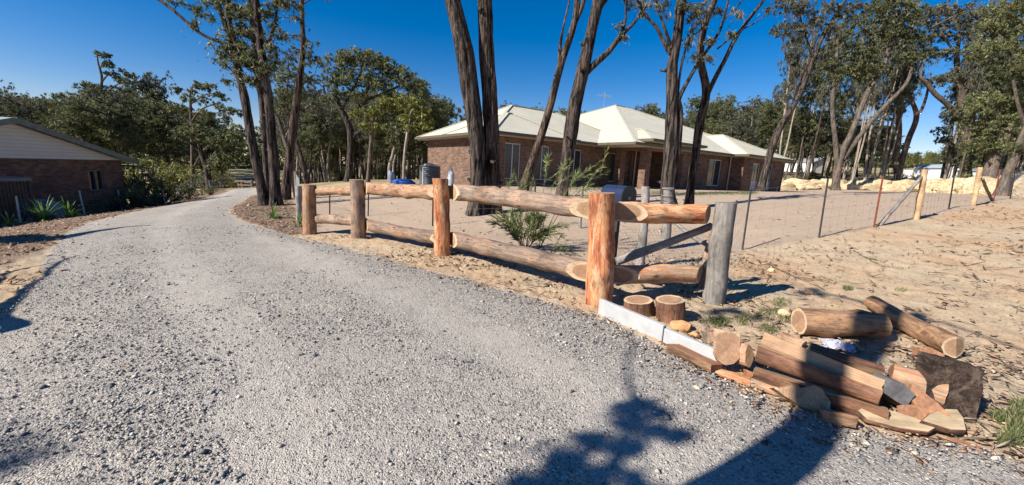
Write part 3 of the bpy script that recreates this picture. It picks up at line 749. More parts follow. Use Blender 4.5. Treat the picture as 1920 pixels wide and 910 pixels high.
# letterbox on a dark post
lb = G(1152, 548); Y = posts['A'][0].y + .75
c = P(1166, 368, Y); box = thing('letterbox', 'dark blue domed metal letterbox with small white numbers behind the corner log post', 'letterbox', c, rad(-58))
W2, D2, Hh = .125, .23, .10
def dome(x0, x1, r, zb, h, n=12):
    pr = [(-r, zb), (-r, h)] + [(-r * math.cos(PI * i / n), h + r * .8 * math.sin(PI * i / n)) for i in range(1, n)] + [(r, h), (r, zb)]
    m = MB(); k = len(pr); V = [(x, y, z) for x in (x0, x1) for y, z in pr]
    return m.add(V, [tuple(range(k))[::-1], tuple(range(k, 2 * k))] + [(i, (i + 1) % k, k + (i + 1) % k, k + i) for i in range(k)])
M_LB = simple('dark blue enamel', (.018, .028, .065), .35, .5, 0, .2, bump=0); M_LBD = simple('black enamel', (.012, .012, .014), .4, .5, 0, .2, bump=0)
dome(-.26, .11, .125, -.14, .035).build('body', M_LB, box, world=False)
dome(.1105, .128, .13, -.145, .035).build('lid', M_LBD, box, world=False)
m = MB(); m.box(-.18, .10, -.105, .105, -.17, -.141); m.build('base_plate', M_LBD, box, world=False)
m = MB(); m.box(-.06, -.01, -.025, .025, -1.15, -.171); m.build('stand', M_DKPOST, box, world=False)
def text(name, s, size, loc, rot, mat, parent=None, ext=.002):
    cu = bpy.data.curves.new(name, 'FONT'); cu.body = s; cu.size = size; cu.extrude = ext; cu.align_x = 'CENTER'; cu.align_y = 'CENTER'
    o = bpy.data.objects.new(name, cu); COL.objects.link(o); dg = bpy.context.evaluated_depsgraph_get()
    me = bpy.data.meshes.new_from_object(o.evaluated_get(dg)); bpy.data.objects.remove(o); me.name = name
    o = bpy.data.objects.new(name, me); COL.objects.link(o); me.materials.append(mat)
    o.location = loc; o.rotation_euler = rot
    if parent: o.parent = parent
    return o
text('house_number', '25', .05, (.130, 0, -.02), (PI / 2, 0, PI / 2), M_WHITE, box)
text('house_number', '25A', .05, (.130, 0, -.085), (PI / 2, 0, PI / 2), M_WHITE, box)
# concrete sleepers edging the driveway
M_CONC = simple('pale concrete', (.37, .37, .365), .85, .2, 0, .12, 9, .4, .004)
def sleeper(a, b, lab, h0=.17, th=.05):
    d = plan(b - a); nrm = Vector((d.y, -d.x, 0)); L = (b - a).length; m = MB(); n = 24
    for i in range(n):
        pass
    V = []; F = []
    for i in range(n + 1):
        p = a.lerp(b, i / n)
        for s, z in ((-1, -.1), (1, -.1), (1, h0), (-1, h0)):
            V.append(p + nrm * s * th / 2 + Vector((0, 0, z + .003 * mnoise.noise(p * 9 + Vector((s, z, 0))))))
    for i in range(n):
        for k in range(4): F.append((i * 4 + k, i * 4 + (k + 1) % 4, i * 4 + 4 + (k + 1) % 4, i * 4 + 4 + k))
    F += [(0, 1, 2, 3), (n * 4 + 3, n * 4 + 2, n * 4 + 1, n * 4)]
    m.add(V, F); o = m.build('concrete_sleeper', M_CONC, bevel=0)
    md = o.modifiers.new('bevel', 'BEVEL'); md.width = .008; md.segments = 2; md.limit_method = 'ANGLE'
    return tag(o, lab, 'concrete edging')
s0 = G(1124, 588); s1 = G(1243, 643); s2 = G(1345, 690)
sleeper(s0, s1, 'long pale concrete sleeper on edge between the corner post and the driveway')
sleeper(s1 + (s2 - s1).normalized() * .01, s2, 'pale concrete sleeper half hidden behind the flat topped half log', h0=.15)
# ------------------------------------------------------------------ wood pile
FWG = 'offcuts of timber beside the driveway'
def L3(px, py, h, Y=None):
    """point seen at this pixel, h above the ground below it"""
    g = G(px, py); d = ray(px, py); z = g.z + h; p = Vector((0, 0, EYE)) + d * ((z - EYE) / d.z); return p
def lay(name, c0, c1, r0, r1, bark, cut, lab, cat='log', **k):
    """a log lying on the ground: c0, c1 = pixels of its end centres"""
    a = L3(c0[0], c0[1], r0); b = L3(c1[0], c1[1], r1)
    return tag(log_obj(name, a, b, r0, r1, bark, cut, None, **k), lab, cat, FWG)
def stump(px, pyb, pyt, r, bark, lab, seed):
    b = G(px, pyb); b = b + plan(Vector((b.x, b.y, 0))) * r * .85; t = P(px, pyt, b.y)
    return tag(log_obj('log_round', Vector((b.x, b.y, b.z - .03)), t, r * 1.08, r, bark, M_CUT, None, seed=seed, wob=.09, n=34, knots=1, flare=.01), lab, 'log round', FWG)
stump(1196, 592, 562, .152, M_BARKRED, 'upright log round with pale sawn top touching the corner post side of its twin', 11)
stump(1256, 606, 562, .142, M_BARKRED, 'upright log round with pale sawn top standing to the right of its twin', 12)
lay('sawn_log', (1497, 603), (1652, 612), .128, .122, M_BROWN, M_CUT, 'short thick log with an oval sawn end lying behind the split timber', seed=13, wob=.06, n=36, knots=2)
lay('long_log', (1636, 568), (1793, 652), .080, .098, M_BROWN, M_CUTPALE, 'long thin cracked log with a pale round sawn end pointing at the driveway', seed=14, wob=.11, n=34, knots=3, bend=.015, cuts=[(L3(1793, 652, .098), (.25, -1, .1))])
def billet(name, c0, c1, h0, h1, prof, bark, cut, lab, roll=0, cat='split log', **k):
    a = L3(c0[0], c0[1], h0); b = L3(c1[0], c1[1], h1)
    return tag(split_obj(name, a, b, prof, bark, cut, None, roll=roll, **k), lab, cat, FWG)
# local y = left of the direction of travel, so away from the camera; travelling right
Lp = [(.062, .105, False), (.038, .105, False), (.012, .022, False), (-.050, .012, False), (-.072, .020, True)] + [(.080 * math.cos(a) - .004, .100 * math.sin(a), True) for a in [PI + PI * i / 9 for i in range(0, 9)]] + [(.068, .0, True)]
billet('split_log', (1424, 652), (1652, 738), .23, .16, [(y * 1.15, z * 1.15, b) for y, z, b in Lp], M_BARKRED, M_CUTPALE, 'long split log with an L shaped notch, topmost of the pile', R=.16, seed=21, rough=.010, taper=.72, jag=.012, roll=rad(-14))
billet('split_log', (1416, 690), (1664, 768), .10, .085, half(.11), M_BARKRED, M_CUTPALE, 'long half log with its pale split face turned up under the notched one', roll=rad(-16), R=.125, seed=22, rough=.014, jag=.02)
billet('half_log', (1262, 645), (1345, 684), .085, .085, half(.085), M_BROWN, M_CUTRED, 'half log with flat face up lying against the concrete sleeper', roll=rad(-12), R=.10, seed=23, rough=.008)
pl = [(-.045, -.014, False), (.045, -.016, False), (.045, .016, True), (-.04, .013, True)]
billet('timber_offcut', (1343, 696), (1408, 718), .02, .02, pl, M_RED, M_CUTPALE, 'thin orange offcut nearest the driveway under the upright slab', R=.2, seed=24)
billet('timber_offcut', (1408, 714), (1486, 742), .03, .03, pl, M_TAN, M_CUTPALE, 'flat tan board offcut along the gravel edge', R=.2, seed=25, roll=rad(28))
M_SLATE = cut_mat('slate grey weathered end', (.13, .125, .125), (.19, .185, .18), .3, (.07, .065, .065))
def facing(name, px, py, prof, thick, Y, lab, bark, cut, yaw=0, tilt=0, R=.15, seed=1, cat='timber slab', grp=FWG, sc=1.0):
    """flat piece: its profile (x right, z up) is turned to face the viewer's side of the pile"""
    c = P(px, py, Y); d = Vector((c.x * .25, c.y, 0)).normalized(); d = Matrix.Rotation(yaw, 3, 'Z') @ d
    axs = (d + Vector((0, 0, -tilt))).normalized()
    return tag(split_obj(name, c, c + axs * thick, [(-x * sc, z * sc, b) for x, z, b in prof], bark, cut, None, R=R, seed=seed, rough=.007), lab, cat, grp)
up_ = [(-.085, .15, False), (-.05, .145, False), (.02, .135, False), (.085, .15, True), (.093, .05, True), (.085, -.06, True), (.05, -.105, True), (-.01, -.12, True), (-.07, -.10, True), (-.093, -.05, True), (-.09, .05, True)]
facing('timber_slab', 1364, 655, up_, .045, G(1364, 700).y + .03, 'upright sawn slab with rounded bottom leaning on the pile like a tombstone', M_TAN, M_CUT, tilt=.35, R=.16, seed=31)
c = L3(1342, 621, .08); tag(log_obj('log_disc', c - Vector((-.01, .03, .10)), c, .115, .11, M_OLD, M_CUTRED, None, seed=32, wob=.05, n=30), 'wide red brown log disc lying flat behind the upright slab', 'log disc', FWG)
ova = [(.045 * math.cos(a), .085 * math.sin(a), True) for a in [2 * PI * i / 14 for i in range(14)]]
facing('timber_offcut', 1405, 668, ova, .10, G(1405, 712).y + .06, 'rough rounded chunk between the upright slab and the long logs', M_TAN, M_CUTPALE, yaw=rad(30), tilt=.2, R=.13, seed=33)
billet('timber_offcut', (1462, 628), (1508, 645), .05, .05, pl, M_TAN, M_CUTPALE, 'small tan offcut behind the notched split log', R=.12, seed=34, roll=.2)
facing('timber_offcut', 1413, 703, [(-.05, .03, False), (.045, .0, False), (.05, -.035, True), (-.05, -.03, True)], .06, G(1413, 716).y + .01, 'small pinkish wedge tucked beneath the long half log', M_RED, M_CUTRED, tilt=.4, R=.12, seed=35)
ov = [(-.165, .01, True), (-.07, -.045, True), (.02, -.085, True), (.10, -.10, True), (.155, -.065, True), (.16, -.005, True), (.115, .07, True), (.07, .085, False), (.0, .045, False), (-.06, .06, False), (-.10, .035, False)]
facing('timber_slab', 1504, 742, ov, .17, G(1515, 768).y + .03, 'teardrop shaped sawn face of a short billet at the edge of the gravel', M_TAN, M_CUTPALE, yaw=rad(-8), tilt=.55, R=.18, seed=36, sc=.98)
billet('timber_offcut', (1545, 768), (1597, 778), .075, .075, half(.075), M_BROWN, M_CUT, 'dark shaded stub of half log behind the teardrop faced billet', roll=rad(-25), R=.1, seed=37)
facing('timber_block', 1686, 737, [(-.115, .045, False), (-.06, .105, False), (.04, .085, False), (.13, .0, True), (.07, -.12, True), (-.01, -.085, False), (-.11, -.02, False)], .15, G(1688, 775).y - .05, 'grey aged block with a slate coloured five sided end on top of the pile', M_GREY, M_SLATE, tilt=.15, yaw=rad(5), R=.3, seed=41, sc=.72)
billet('split_log', (1668, 706), (1768, 735), .17, .15, [(y * 1.0, z * 1.15, b) for y, z, b in arc(.085, 0, 2 * PI - .4, 16)], M_TAN, M_CUTRED, 'pale rough billet with a curved red brown end behind the grey block', R=.13, seed=43, jag=.015, rough=.016)
billet('split_log', (1512, 668), (1650, 712), .20, .17, quarter(.10), M_BARKRED, M_CUTPALE, 'quarter log with a pale inner edge lying behind the notched split log', roll=rad(35), R=.12, seed=71, jag=.015)
billet('split_log', (1600, 700), (1722, 752), .10, .10, half(.09), M_BROWN, M_CUT, 'short half log bedded under the grey block', roll=rad(-30), R=.11, seed=72, jag=.015)
facing('timber_offcut', 1436, 712, [(.05 * math.cos(a), .035 * math.sin(a), True) for a in [2 * PI * i / 12 for i in range(12)]], .14, G(1440, 732).y + .04, 'small round ended billet poking out under the long half log', M_BARKRED, M_CUTPALE, yaw=rad(-20), tilt=.2, R=.05, seed=73)
tri = [(-.11, .13, False), (.0, .04, True), (.15, -.12, True), (.0, -.14, True), (-.08, -.08, True), (-.13, .0, False)]
facing('bark_slab', 1750, 758, tri, .04, G(1742, 800).y + .04, 'curved orange slab sloping down in front of the dark slab', M_RED, M_CUTRED, tilt=.8, yaw=rad(-5), R=.35, seed=44, sc=.85)
rnd_ = [(-.10, .07, False), (.06, .085, False), (.11, .04, True), (.04, -.07, True), (-.03, -.09, True), (-.11, -.03, False)]
facing('bark_slab', 1718, 778, rnd_, .03, G(1722, 800).y + .01, 'broad orange brown slab leaning below the grey block', M_RED, M_CUTRED, tilt=1.0, yaw=rad(8), R=.3, seed=45, sc=.75)
def flat(name, px, py, prof, th, yaw, lab, bark, cut, tiltx=0, seed=1, R=.2, h=.0):
    """prof lies in the ground plane (x, y); th is its thickness"""
    g = G(px, py); m = Matrix.Translation(g + Vector((0, 0, h))) @ Matrix.Rotation(yaw, 4, 'Z') @ Matrix.Rotation(tiltx, 4, 'X')
    bm = bmesh.new(); lay_ = bm.verts.layers.float.new('R'); n = len(prof); rd = random.Random(seed)
    bo = [bm.verts.new((x, y, 0 + rd.uniform(-.004, .004))) for x, y, _ in prof]; to = [bm.verts.new((x * .98, y * .96, th + rd.uniform(-.006, .006))) for x, y, _ in prof]
    for v in bo + to: v[lay_] = R
    f = bm.faces.new(to); f.material_index = 1; f = bm.faces.new(bo[::-1]); f.material_index = 1
    for i in range(n):
        f = bm.faces.new((bo[i], bo[(i + 1) % n], to[(i + 1) % n], to[i])); f.material_index = 0 if prof[i][2] else 1
    bmesh.ops.bevel(bm, geom=[e for e in bm.edges], offset=.004, segments=1, affect='EDGES')
    return tag(put(name, bm, m, [bark, cut]), lab, 'timber slab', FWG)
M_CREAM = cut_mat('cream sapwood', (.50, .38, .23), (.60, .48, .31), .3)
flat('wood_chip_slab', 1684, 808, [(-.22, .07, False), (-.14, .12, False), (.02, .10, False), (.12, .06, False), (.21, .0, True), (.12, -.05, True), (-.05, -.045, True), (-.20, -.0, True)], .03, rad(-6), 'pale flat slab of split wood lying on the gravel at the front of the pile', M_BARKRED, M_CREAM, rad(16), 51, h=.03)
flat('wood_chip_slab', 1770, 812, [(-.17, .02, False), (-.05, .075, False), (.10, .11, False), (.19, .115, True), (.15, .04, True), (.05, -.06, True), (-.04, -.05, True)], .045, rad(4), 'pale boat shaped slab with a red bark edge', M_BARKRED, M_CREAM, rad(14), 52, h=.035)
flat('wood_chip_slab', 1808, 836, [(-.11, .05, True), (.0, .04, False), (.12, -.04, False), (.10, -.06, False), (.02, -.03, False)], .015, rad(-16), 'narrow orange sliver of wood at the tip of the pile', M_TAN, M_CUTRED, 0, 53)
g = G(1800, 806); cY = g.y + .12; bc = P(1787, 742, cY)
pb = [(-.205, .245, True), (-.10, .24, True), (.08, .225, True), (.205, .215, True), (.21, .05, True), (.205, -.18, True), (.19, -.26, True), (.05, -.24, True), (-.08, -.20, True), (-.19, -.15, True), (-.20, .1, True)]
tag(split_obj('dark_slab', bc, bc + Vector((bc.x * .2, bc.y, -.25)).normalized() * .13, [(-x * .68, z * .95, b) for x, z, b in pb], M_CHAR, M_CHAR, None, R=.3, seed=61, rough=.009), 'dark bark slab of trunk standing on end at the right of the pile', 'bark slab')
facing('timber_block', 1748, 662, [(-.09, .035, False), (-.02, .05, False), (.09, .0, False), (.05, -.035, False), (-.08, -.03, False)], .10, G(1750, 675).y, 'red angular chunk of wood between the long log and the dark slab', M_RED, M_CUTRED, tilt=.5, R=.3, seed=62)
facing('timber_block', 1640, 706, [(-.11, .03, False), (.03, .05, False), (.10, .0, True), (.06, -.05, True), (-.10, -.04, True)], .16, G(1640, 740).y + .15, 'dark shaded billet end between the long logs and the grey block', M_OLD, M_CUT, tilt=.3, R=.2, seed=63)
facing('timber_offcut', 1590, 650, [(-.07, .01, False), (.04, .03, False), (.09, .02, False), (.03, -.02, False), (-.05, -.02, False)], .03, G(1590, 655).y, 'thin splinter of red wood lying over the white bag', M_RED, M_CUTRED, tilt=.7, R=.3, seed=64)
# rocks and bag
M_ORR = simple('orange sandstone', (.55, .30, .14), .9, .15, 0, .3, 10, .6, .006); M_SAND = simple('pale sandstone', (.62, .47, .28), .95, .12, 0, .28, 2.2, .8, .03)
def rock_mesh(name, seed, sx, sy, sz, n=3, sharp=.45):
    bm = bmesh.new(); bmesh.ops.create_icosphere(bm, subdivisions=n, radius=1); rd = random.Random(seed)
    pl_ = [(Vector((rd.gauss(0, 1), rd.gauss(0, 1), rd.gauss(0, .7))).normalized(), rd.uniform(.62, .9)) for _ in range(9)]
    for v in bm.verts:
        for nn, d in pl_:
            e = v.co.dot(nn) - d
            if e > 0: v.co -= nn * e * .95
        v.co *= 1 + .10 * mnoise.noise(v.co * 1.7 + Vector((seed, 0, 0))) + .035 * mnoise.noise(v.co * 6 + Vector((seed, 0, 0)))
        v.co = Vector((v.co.x * sx, v.co.y * sy, v.co.z * sz))
    me = bpy.data.meshes.new(name); bm.to_mesh(me); bm.free()
    return me
def rock(name, px, py, s, mat, lab, seed, cat='rock', rz=0, grp=None):
    g = G(px, py); o = link(name, rock_mesh(name, seed, *s), mat); o.location = g + Vector((0, 0, s[2] * .55)); o.rotation_euler = (0, 0, rz)
    return tag(o, lab, cat, grp)
rock('rock', 1278, 618, (.12, .08, .07), M_ORR, 'orange lump of rock beside the upright log rounds', 71)
rock('rock', 1302, 632, (.05, .05, .04), M_ORR, 'small grey orange stone next to the orange lump', 72)
rock('rock', 1470, 592, (.07, .06, .05), M_SAND, 'small tan rock at the left end of the thick sawn log', 73)
rock('rock', 1446, 510, (.07, .05, .045), M_SAND, 'pale rock lying on the verge by a fallen stick', 74)
rock('rock', 1511, 553, (.06, .05, .025), M_RED, 'flat red stone in a patch of tree shadow', 75)
bm = bmesh.new(); bmesh.ops.create_grid(bm, x_segments=26, y_segments=18, size=1)
for v in bm.verts:
    x, y = v.co.x, v.co.y; q = Vector((x * 2.3, y * 2.3, 3)); v.co = Vector((x * .12 + .03 * mnoise.noise(q * 2), y * .09 + .03 * mnoise.noise(q + Vector((5, 0, 0))), .05 * (1 - x * x * .6) * (1 - y * y) + .035 * abs(mnoise.noise(q * 1.6)) + .02 * mnoise.noise(q * 4)))
me = bpy.data.meshes.new('plastic_bag'); bm.to_mesh(me); bm.free()
M_BAG = NT('white plastic film', .35, .5); M_BAG.base((.36, .35, .42)); M_BAG = M_BAG.m
o = link('plastic_bag', me, M_BAG); o.location = G(1566, 656) + Vector((0, 0, .03)); o.rotation_euler = (0, 0, rad(-25)); sd = o.modifiers.new('s', 'SOLIDIFY'); sd.thickness = .001
tag(o, 'crumpled white plastic bag between the thick log and the split timber', 'bag')

# sticks
def stick(a, b, r, lab, seed, mat=None, br=2):
    rd = random.Random(seed); A = G(*a); B = G(*b); m = MB(); n = 14; L = (B - A).length
    pts = []
    for i in range(n + 1):
        p = A.lerp(B, i / n); pts.append(Vector((p.x + .04 * L * mnoise.noise(Vector((i * .5, seed, 0))), p.y + .04 * L * mnoise.noise(Vector((i * .5, seed, 5))), tz(p.x, p.y) + r * .8 + .03 * abs(mnoise.noise(Vector((i * .4, seed, 9)))))))
    m.tube(pts, [r * (1 - .6 * i / n) for i in range(n + 1)], 6)
    for _ in range(br):
        k = rd.randint(3, n - 2); d = (pts[k + 1] - pts[k]).normalized(); s = Vector((-d.y, d.x, 0)) * rd.choice((-1, 1)); e = pts[k] + (d + s * .8) * L * rd.uniform(.12, .3)
        m.tube([pts[k], pts[k].lerp(e, .5) + Vector((0, 0, .01)), e], [r * .6, r * .45, r * .2], 5)
    return tag(m.build('stick', mat or M_OLD, smooth=True), lab, 'stick', 'fallen sticks on the verge')
stick((1400, 477), (1545, 545), .012, 'long thin fallen stick running down the verge below the first black picket', 1, br=3)
stick((1380, 520), (1500, 525), .008, 'thin stick lying level beside the grey end post', 2)
stick((1740, 550), (1800, 556), .008, 'short dark stick on the orange sand above the long log', 3)
stick((1600, 470), (1660, 505), .008, 'twig on the open verge below the red picket', 4)
stick((1730, 490), (1785, 500), .012, 'knotted twig clump on the right verge', 5, br=4)
stick((1225, 530), (1310, 512), .012, 'dark fallen branch behind the lower red rail', 6, br=2)
stick((600, 446), (650, 458), .006, 'thin dry stick at the foot of the tan far post', 7)
stick((880, 526), (950, 545), .006, 'thin twig on the dirt edge below the long rails', 8)
# ------------------------------------------------------------------ building materials
def wall_uv(t, scale=1):
    tc = t.n('TexCoord'); p = t.sep(tc.outputs['Object']); nn = t.sep(tc.outputs['Normal'])
    f = t.math('GREATER_THAN', t.math('ABSOLUTE', nn[0]), .6)
    u = t.math('ADD', t.math('MULTIPLY', p[1], f), t.math('MULTIPLY', p[0], t.math('SUBTRACT', 1, f)))
    return t.comb(u, p[2], 0), tc
def brick_mat(name, c1, c2, mortar, var=.3, mix_bias=0):
    t = NT(name, .9, .15); uv, tc = wall_uv(t)
    b = t.n('TexBrick'); t.inp(b, 'Vector', uv); b.inputs['Scale'].default_value = 1; b.inputs['Brick Width'].default_value = .24; b.inputs['Row Height'].default_value = .086
    b.inputs['Mortar Size'].default_value = .007; b.inputs['Mortar Smooth'].default_value = .1; b.inputs['Bias'].default_value = mix_bias
    t.inp(b, 'Color1', c1); t.inp(b, 'Color2', c2); t.inp(b, 'Mortar', mortar)
    n = t.noise(tc.outputs['Object'], 1.5, 5, .6); c = t.mix(1, b.outputs[0], t.ramp(n, [(.3, 1 - var), (.7, 1 + var * .6)]), 'MULTIPLY')
    t.base(c); t.bump(t.math('SUBTRACT', 1, b.outputs['Fac']), .6, .008); return t.m
M_BRICK = brick_mat('red brown brick', (.20, .115, .08), (.085, .048, .035), (.26, .205, .16))
M_BRICKOLD = brick_mat('mottled clinker brick', (.24, .12, .075), (.10, .06, .05), (.17, .13, .11), .35)
def roof_mat(name, c, pitch=.19, rough=.5):
    t = NT(name, rough, .35); tc = t.n('TexCoord'); p = t.sep(tc.outputs['Object']); nn = t.sep(tc.outputs['Normal'])
    f = t.math('GREATER_THAN', t.math('ABSOLUTE', nn[0]), t.math('ABSOLUTE', nn[1]))
    u = t.math('ADD', t.math('MULTIPLY', p[1], f), t.math('MULTIPLY', p[0], t.math('SUBTRACT', 1, f)))
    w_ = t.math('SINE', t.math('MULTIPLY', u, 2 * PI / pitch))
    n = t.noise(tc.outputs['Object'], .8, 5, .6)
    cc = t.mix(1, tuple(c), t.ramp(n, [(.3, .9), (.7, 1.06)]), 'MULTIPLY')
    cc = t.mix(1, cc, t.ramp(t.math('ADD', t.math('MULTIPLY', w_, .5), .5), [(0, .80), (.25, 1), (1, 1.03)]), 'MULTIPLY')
    t.base(cc); t.bump(w_, .6, .02); return t.m
M_ROOF = roof_mat('cream corrugated steel roof', (.60, .555, .425), .152)
M_TRIM = simple('cream trim', (.47, .435, .33), .5, .3, 0, .08, 4, 0)
M_DKTRIM = simple('dark bronze gutter', (.10, .085, .06), .5, .3, 0, .1, 4, 0)
M_SOFFIT = simple('beige eaves lining', (.42, .37, .28), .8, .2, 0, .06, 4, 0)
M_FRAME = simple('white window frame', (.50, .51, .52), .5, .4, 0, .05, 4, 0)
M_RENDER = simple('brown timber beam', (.20, .10, .06), .7, .2, 0, .2, 4, .2)
def glass_mat():
    t = NT('dark glass over shutters', .12, .5); p = t.sep(t.coord()); 
    s = t.math('FRACT', t.math('MULTIPLY', p[2], 14)); c = t.mix(t.ramp(s, [(.45, 0), (.52, 1)]), (.010, .011, .013), (.045, .047, .052))
    t.base(c); return t.m
M_GLASS = glass_mat()
t = NT('dark window glass', .08, .5); t.base((.015, .018, .022)); M_GLASS2 = t.m
t = NT('glass with pale blind', .15, .5); t.base((.30, .32, .36)); M_BLIND = t.m
def child_box(m, name, mat, par, bevel=0): return m.build(name, mat, par, world=False, bevel=bevel)

def wall_open(mb, axis, a0, a1, c0, c1, z0, z1, ops):
    """wall along axis ('x' or 'y'), thickness c0..c1, with openings (a, b, zb, zt)"""
    def bx(u0, u1, zb, zt):
        if u1 - u0 < 1e-4 or zt - zb < 1e-4: return
        if axis == 'x': mb.box(u0, u1, c0, c1, zb, zt)
        else: mb.box(c0, c1, u0, u1, zb, zt)
    cur = a0
    for a, b, zb, zt in sorted(ops):
        bx(cur, a, z0, z1); bx(a, b, z0, zb); bx(a, b, zt, z1); cur = b
    bx(cur, a1, z0, z1)
def window(par, x0, x1, y, z0, z1, halves=2, mat=None, low=0):
    """window in a wall facing -y at depth y (local)"""
    f = MB(); w_ = .05
    f.box(x0, x1, y - .02, y + .05, z0, z0 + w_); f.box(x0, x1, y - .02, y + .05, z1 - w_, z1)
    xs = [x0 + (x1 - x0 - w_) * i / halves for i in range(halves + 1)]
    for x in xs: f.box(x, x + w_, y - .018, y + .048, z0 + w_ + .001, z1 - w_ - .001)
    if low: f.box(x0 + w_, x1 - w_, y - .012, y + .04, z0 + low, z0 + low + .035)
    fr = f.build('window', M_FRAME, par, world=False)
    g = MB(); g.box(x0 + w_ * .5, x1 - w_ * .5, y + .012, y + .022, z0 + w_ * .5, z1 - w_ * .5)
    p = link('pane', bpy.data.meshes.new('pane'), mat or M_GLASS); bm = bmesh.new(); me = bpy.data.meshes.new('tmp'); me.from_pydata(g.v, [], g.f); bm.from_mesh(me); bm.to_mesh(p.data); bm.free(); p.parent = fr
    s = MB(); s.box(x0 - .03, x1 + .03, y - .10, y + .02, z0 - .07, z0 - .001); q = s.build('sill', M_BRICK, None, world=False); q.parent = fr
    if low:
        b = MB(); b.box(x0 + w_, x1 - w_, y + .004, y + .011, z0 + w_, z0 + low); q = b.build('lower_blind', M_BLIND, None, world=False); q.parent = fr
    return fr
def hip(par, x0, x1, y0, y1, ze, pitch, label=None, th=.16, mat=None, front_gable=False):
    """hip roof over the rectangle; its eave edge is at ze"""
    W = (y1 - y0) / 2; L = (x1 - x0) / 2; k = math.tan(pitch); m = min(W, L); h = m * k; V = [(x0, y0, ze), (x1, y0, ze), (x1, y1, ze), (x0, y1, ze)]
    if L >= W: R = [(x0 + m, (y0 + y1) / 2, ze + h), (x1 - m + 1e-3, (y0 + y1) / 2, ze + h)]; F = [(0, 1, 5, 4), (2, 3, 4, 5), (3, 0, 4), (1, 2, 5)]
    else: R = [((x0 + x1) / 2, y0 + m, ze + h), ((x0 + x1) / 2, y1 - m, ze + h)]; F = [(0, 1, 4), (2, 3, 5), (3, 0, 4, 5), (1, 2, 5, 4)]
    mb = MB(); mb.add(V + R, F + [(3, 2, 1, 0)]); ro = mb.build('roof', mat or M_ROOF, par, world=False)
    if label: ro['label'] = label
    c = MB(); hips = [(0, 4), (3, 4), (1, 5), (2, 5)] if L >= W else [(0, 4), (1, 4), (2, 5), (3, 5)]; A = V + R
    for i, j in hips: c.bar(Vector(A[i]) + Vector((0, 0, .02)), Vector(A[j]) + Vector((0, 0, .02)), .16, .035)
    c.bar(Vector(A[4]) + Vector((0, 0, .025)), Vector(A[5]) + Vector((0, 0, .025)), .18, .035)
    q = c.build('ridge_capping', M_TRIM, None, world=False); q.parent = ro
    g = MB(); t_ = .10
    for (a, b, c_, d) in ((x0 - t_, x1 + t_, y0 - t_, y0 - .002), (x0 - t_, x1 + t_, y1 + .002, y1 + t_), (x0 - t_, x0 - .002, y0, y1), (x1 + .002, x1 + t_, y0, y1)): g.box(a, b, c_, d, ze - th + .03, ze + .015)
    q = g.build('gutter', M_DKTRIM, None, world=False); q.parent = ro
    s = MB(); s.box(x0 + .002, x1 - .002, y0 + .002, y1 - .002, ze - th, ze - .004); q = s.build('eaves', M_SOFFIT, None, world=False); q.parent = ro
    return ro
HZ = .55
house = thing('brick_house', 'single storey brown brick house with a pale cream corrugated hip roof behind the tall trees', 'house', (0, 21, HZ), math.atan2(.596, .803))
EV = 2.72; WT = EV - .14
wl = MB(); wl.box
wins = []
# bay at the left end: s -1.87..3.3, v 0
x0 = -1.3
wall_open(wl, 'x', x0, 3.3, 0, .23, -.4, WT, [(-.75, -.02, .42, 2.25) if 0 else (-.72, .30, .42, 2.27), (1.35, 2.30, .42, 2.27)])
wall_open(wl, 'y', .231, 8.0, x0, x0 + .23, -.4, WT, [])
wall_open(wl, 'x', 3.301, 9.9, .35, .58, -.4, WT, [(4.15, 5.25, .42, 2.27), (7.85, 9.25, .42, 2.27)])
wl.box(3.07, 3.30, .2301, .58, -.4, WT)
wl.box(x0, 9.9, 8.001, 8.23, -.4, WT)
child_box(wl, 'wall', M_BRICK, house)
wl = MB(); wl.box(9.901, 10.13, .2, 3, -.4, WT)
wall_open(wl, 'x', 12.2, 18.2, -2.4, -2.17, -.4, WT, [(15.2, 17.0, .42, 2.27)])
wl.box(12.2, 12.43, -2.169, 1.2, -.4, WT); wl.box(10.131, 12.199, 1.0, 1.2, -.4, WT)
wl.box(9.0, 30, 17.5, 17.7, -.4, WT); wl.box(29.3, 29.5, -2.0, 17.4, -.4, WT)
wall_open(wl, 'x', 18.2, 25.1, -3.4, -3.17, -.4, WT, [(19.75, 20.95, .22, 2.22), (22.1, 23.3, .22, 2.22)])
wl.box(18.2, 18.43, -3.169, -2.401, -.4, WT); wl.box(24.87, 25.1, -3.169, -1.8, -.4, WT); wl.box(25.101, 29.5, -2.0, -1.8, -.4, WT)
child_box(wl, 'wall', M_BRICK, house)
for a, b, v, zb, zt, lo in ((-.72, .30, .08, .42, 2.27, 0), (1.35, 2.30, .08, .42, 2.27, 0), (4.15, 5.25, .43, .42, 2.27, 0), (7.85, 9.25, .43, .42, 2.27, 0), (15.2, 17.0, -2.32, .42, 2.27, 0), (19.75, 20.95, -3.32, .22, 2.22, .62), (22.1, 23.3, -3.32, .22, 2.22, .62)):
    w_ = window(house, a, b, v, zb, zt, low=lo)
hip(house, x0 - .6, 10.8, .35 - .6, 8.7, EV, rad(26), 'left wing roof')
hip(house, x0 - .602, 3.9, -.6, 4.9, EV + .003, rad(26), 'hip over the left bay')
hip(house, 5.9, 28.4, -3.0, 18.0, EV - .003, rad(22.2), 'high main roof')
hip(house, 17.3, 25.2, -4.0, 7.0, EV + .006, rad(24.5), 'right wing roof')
hip(house, 6.9, 12.5, -3.4, 3.8, EV + .24, rad(18), 'low porch roof')
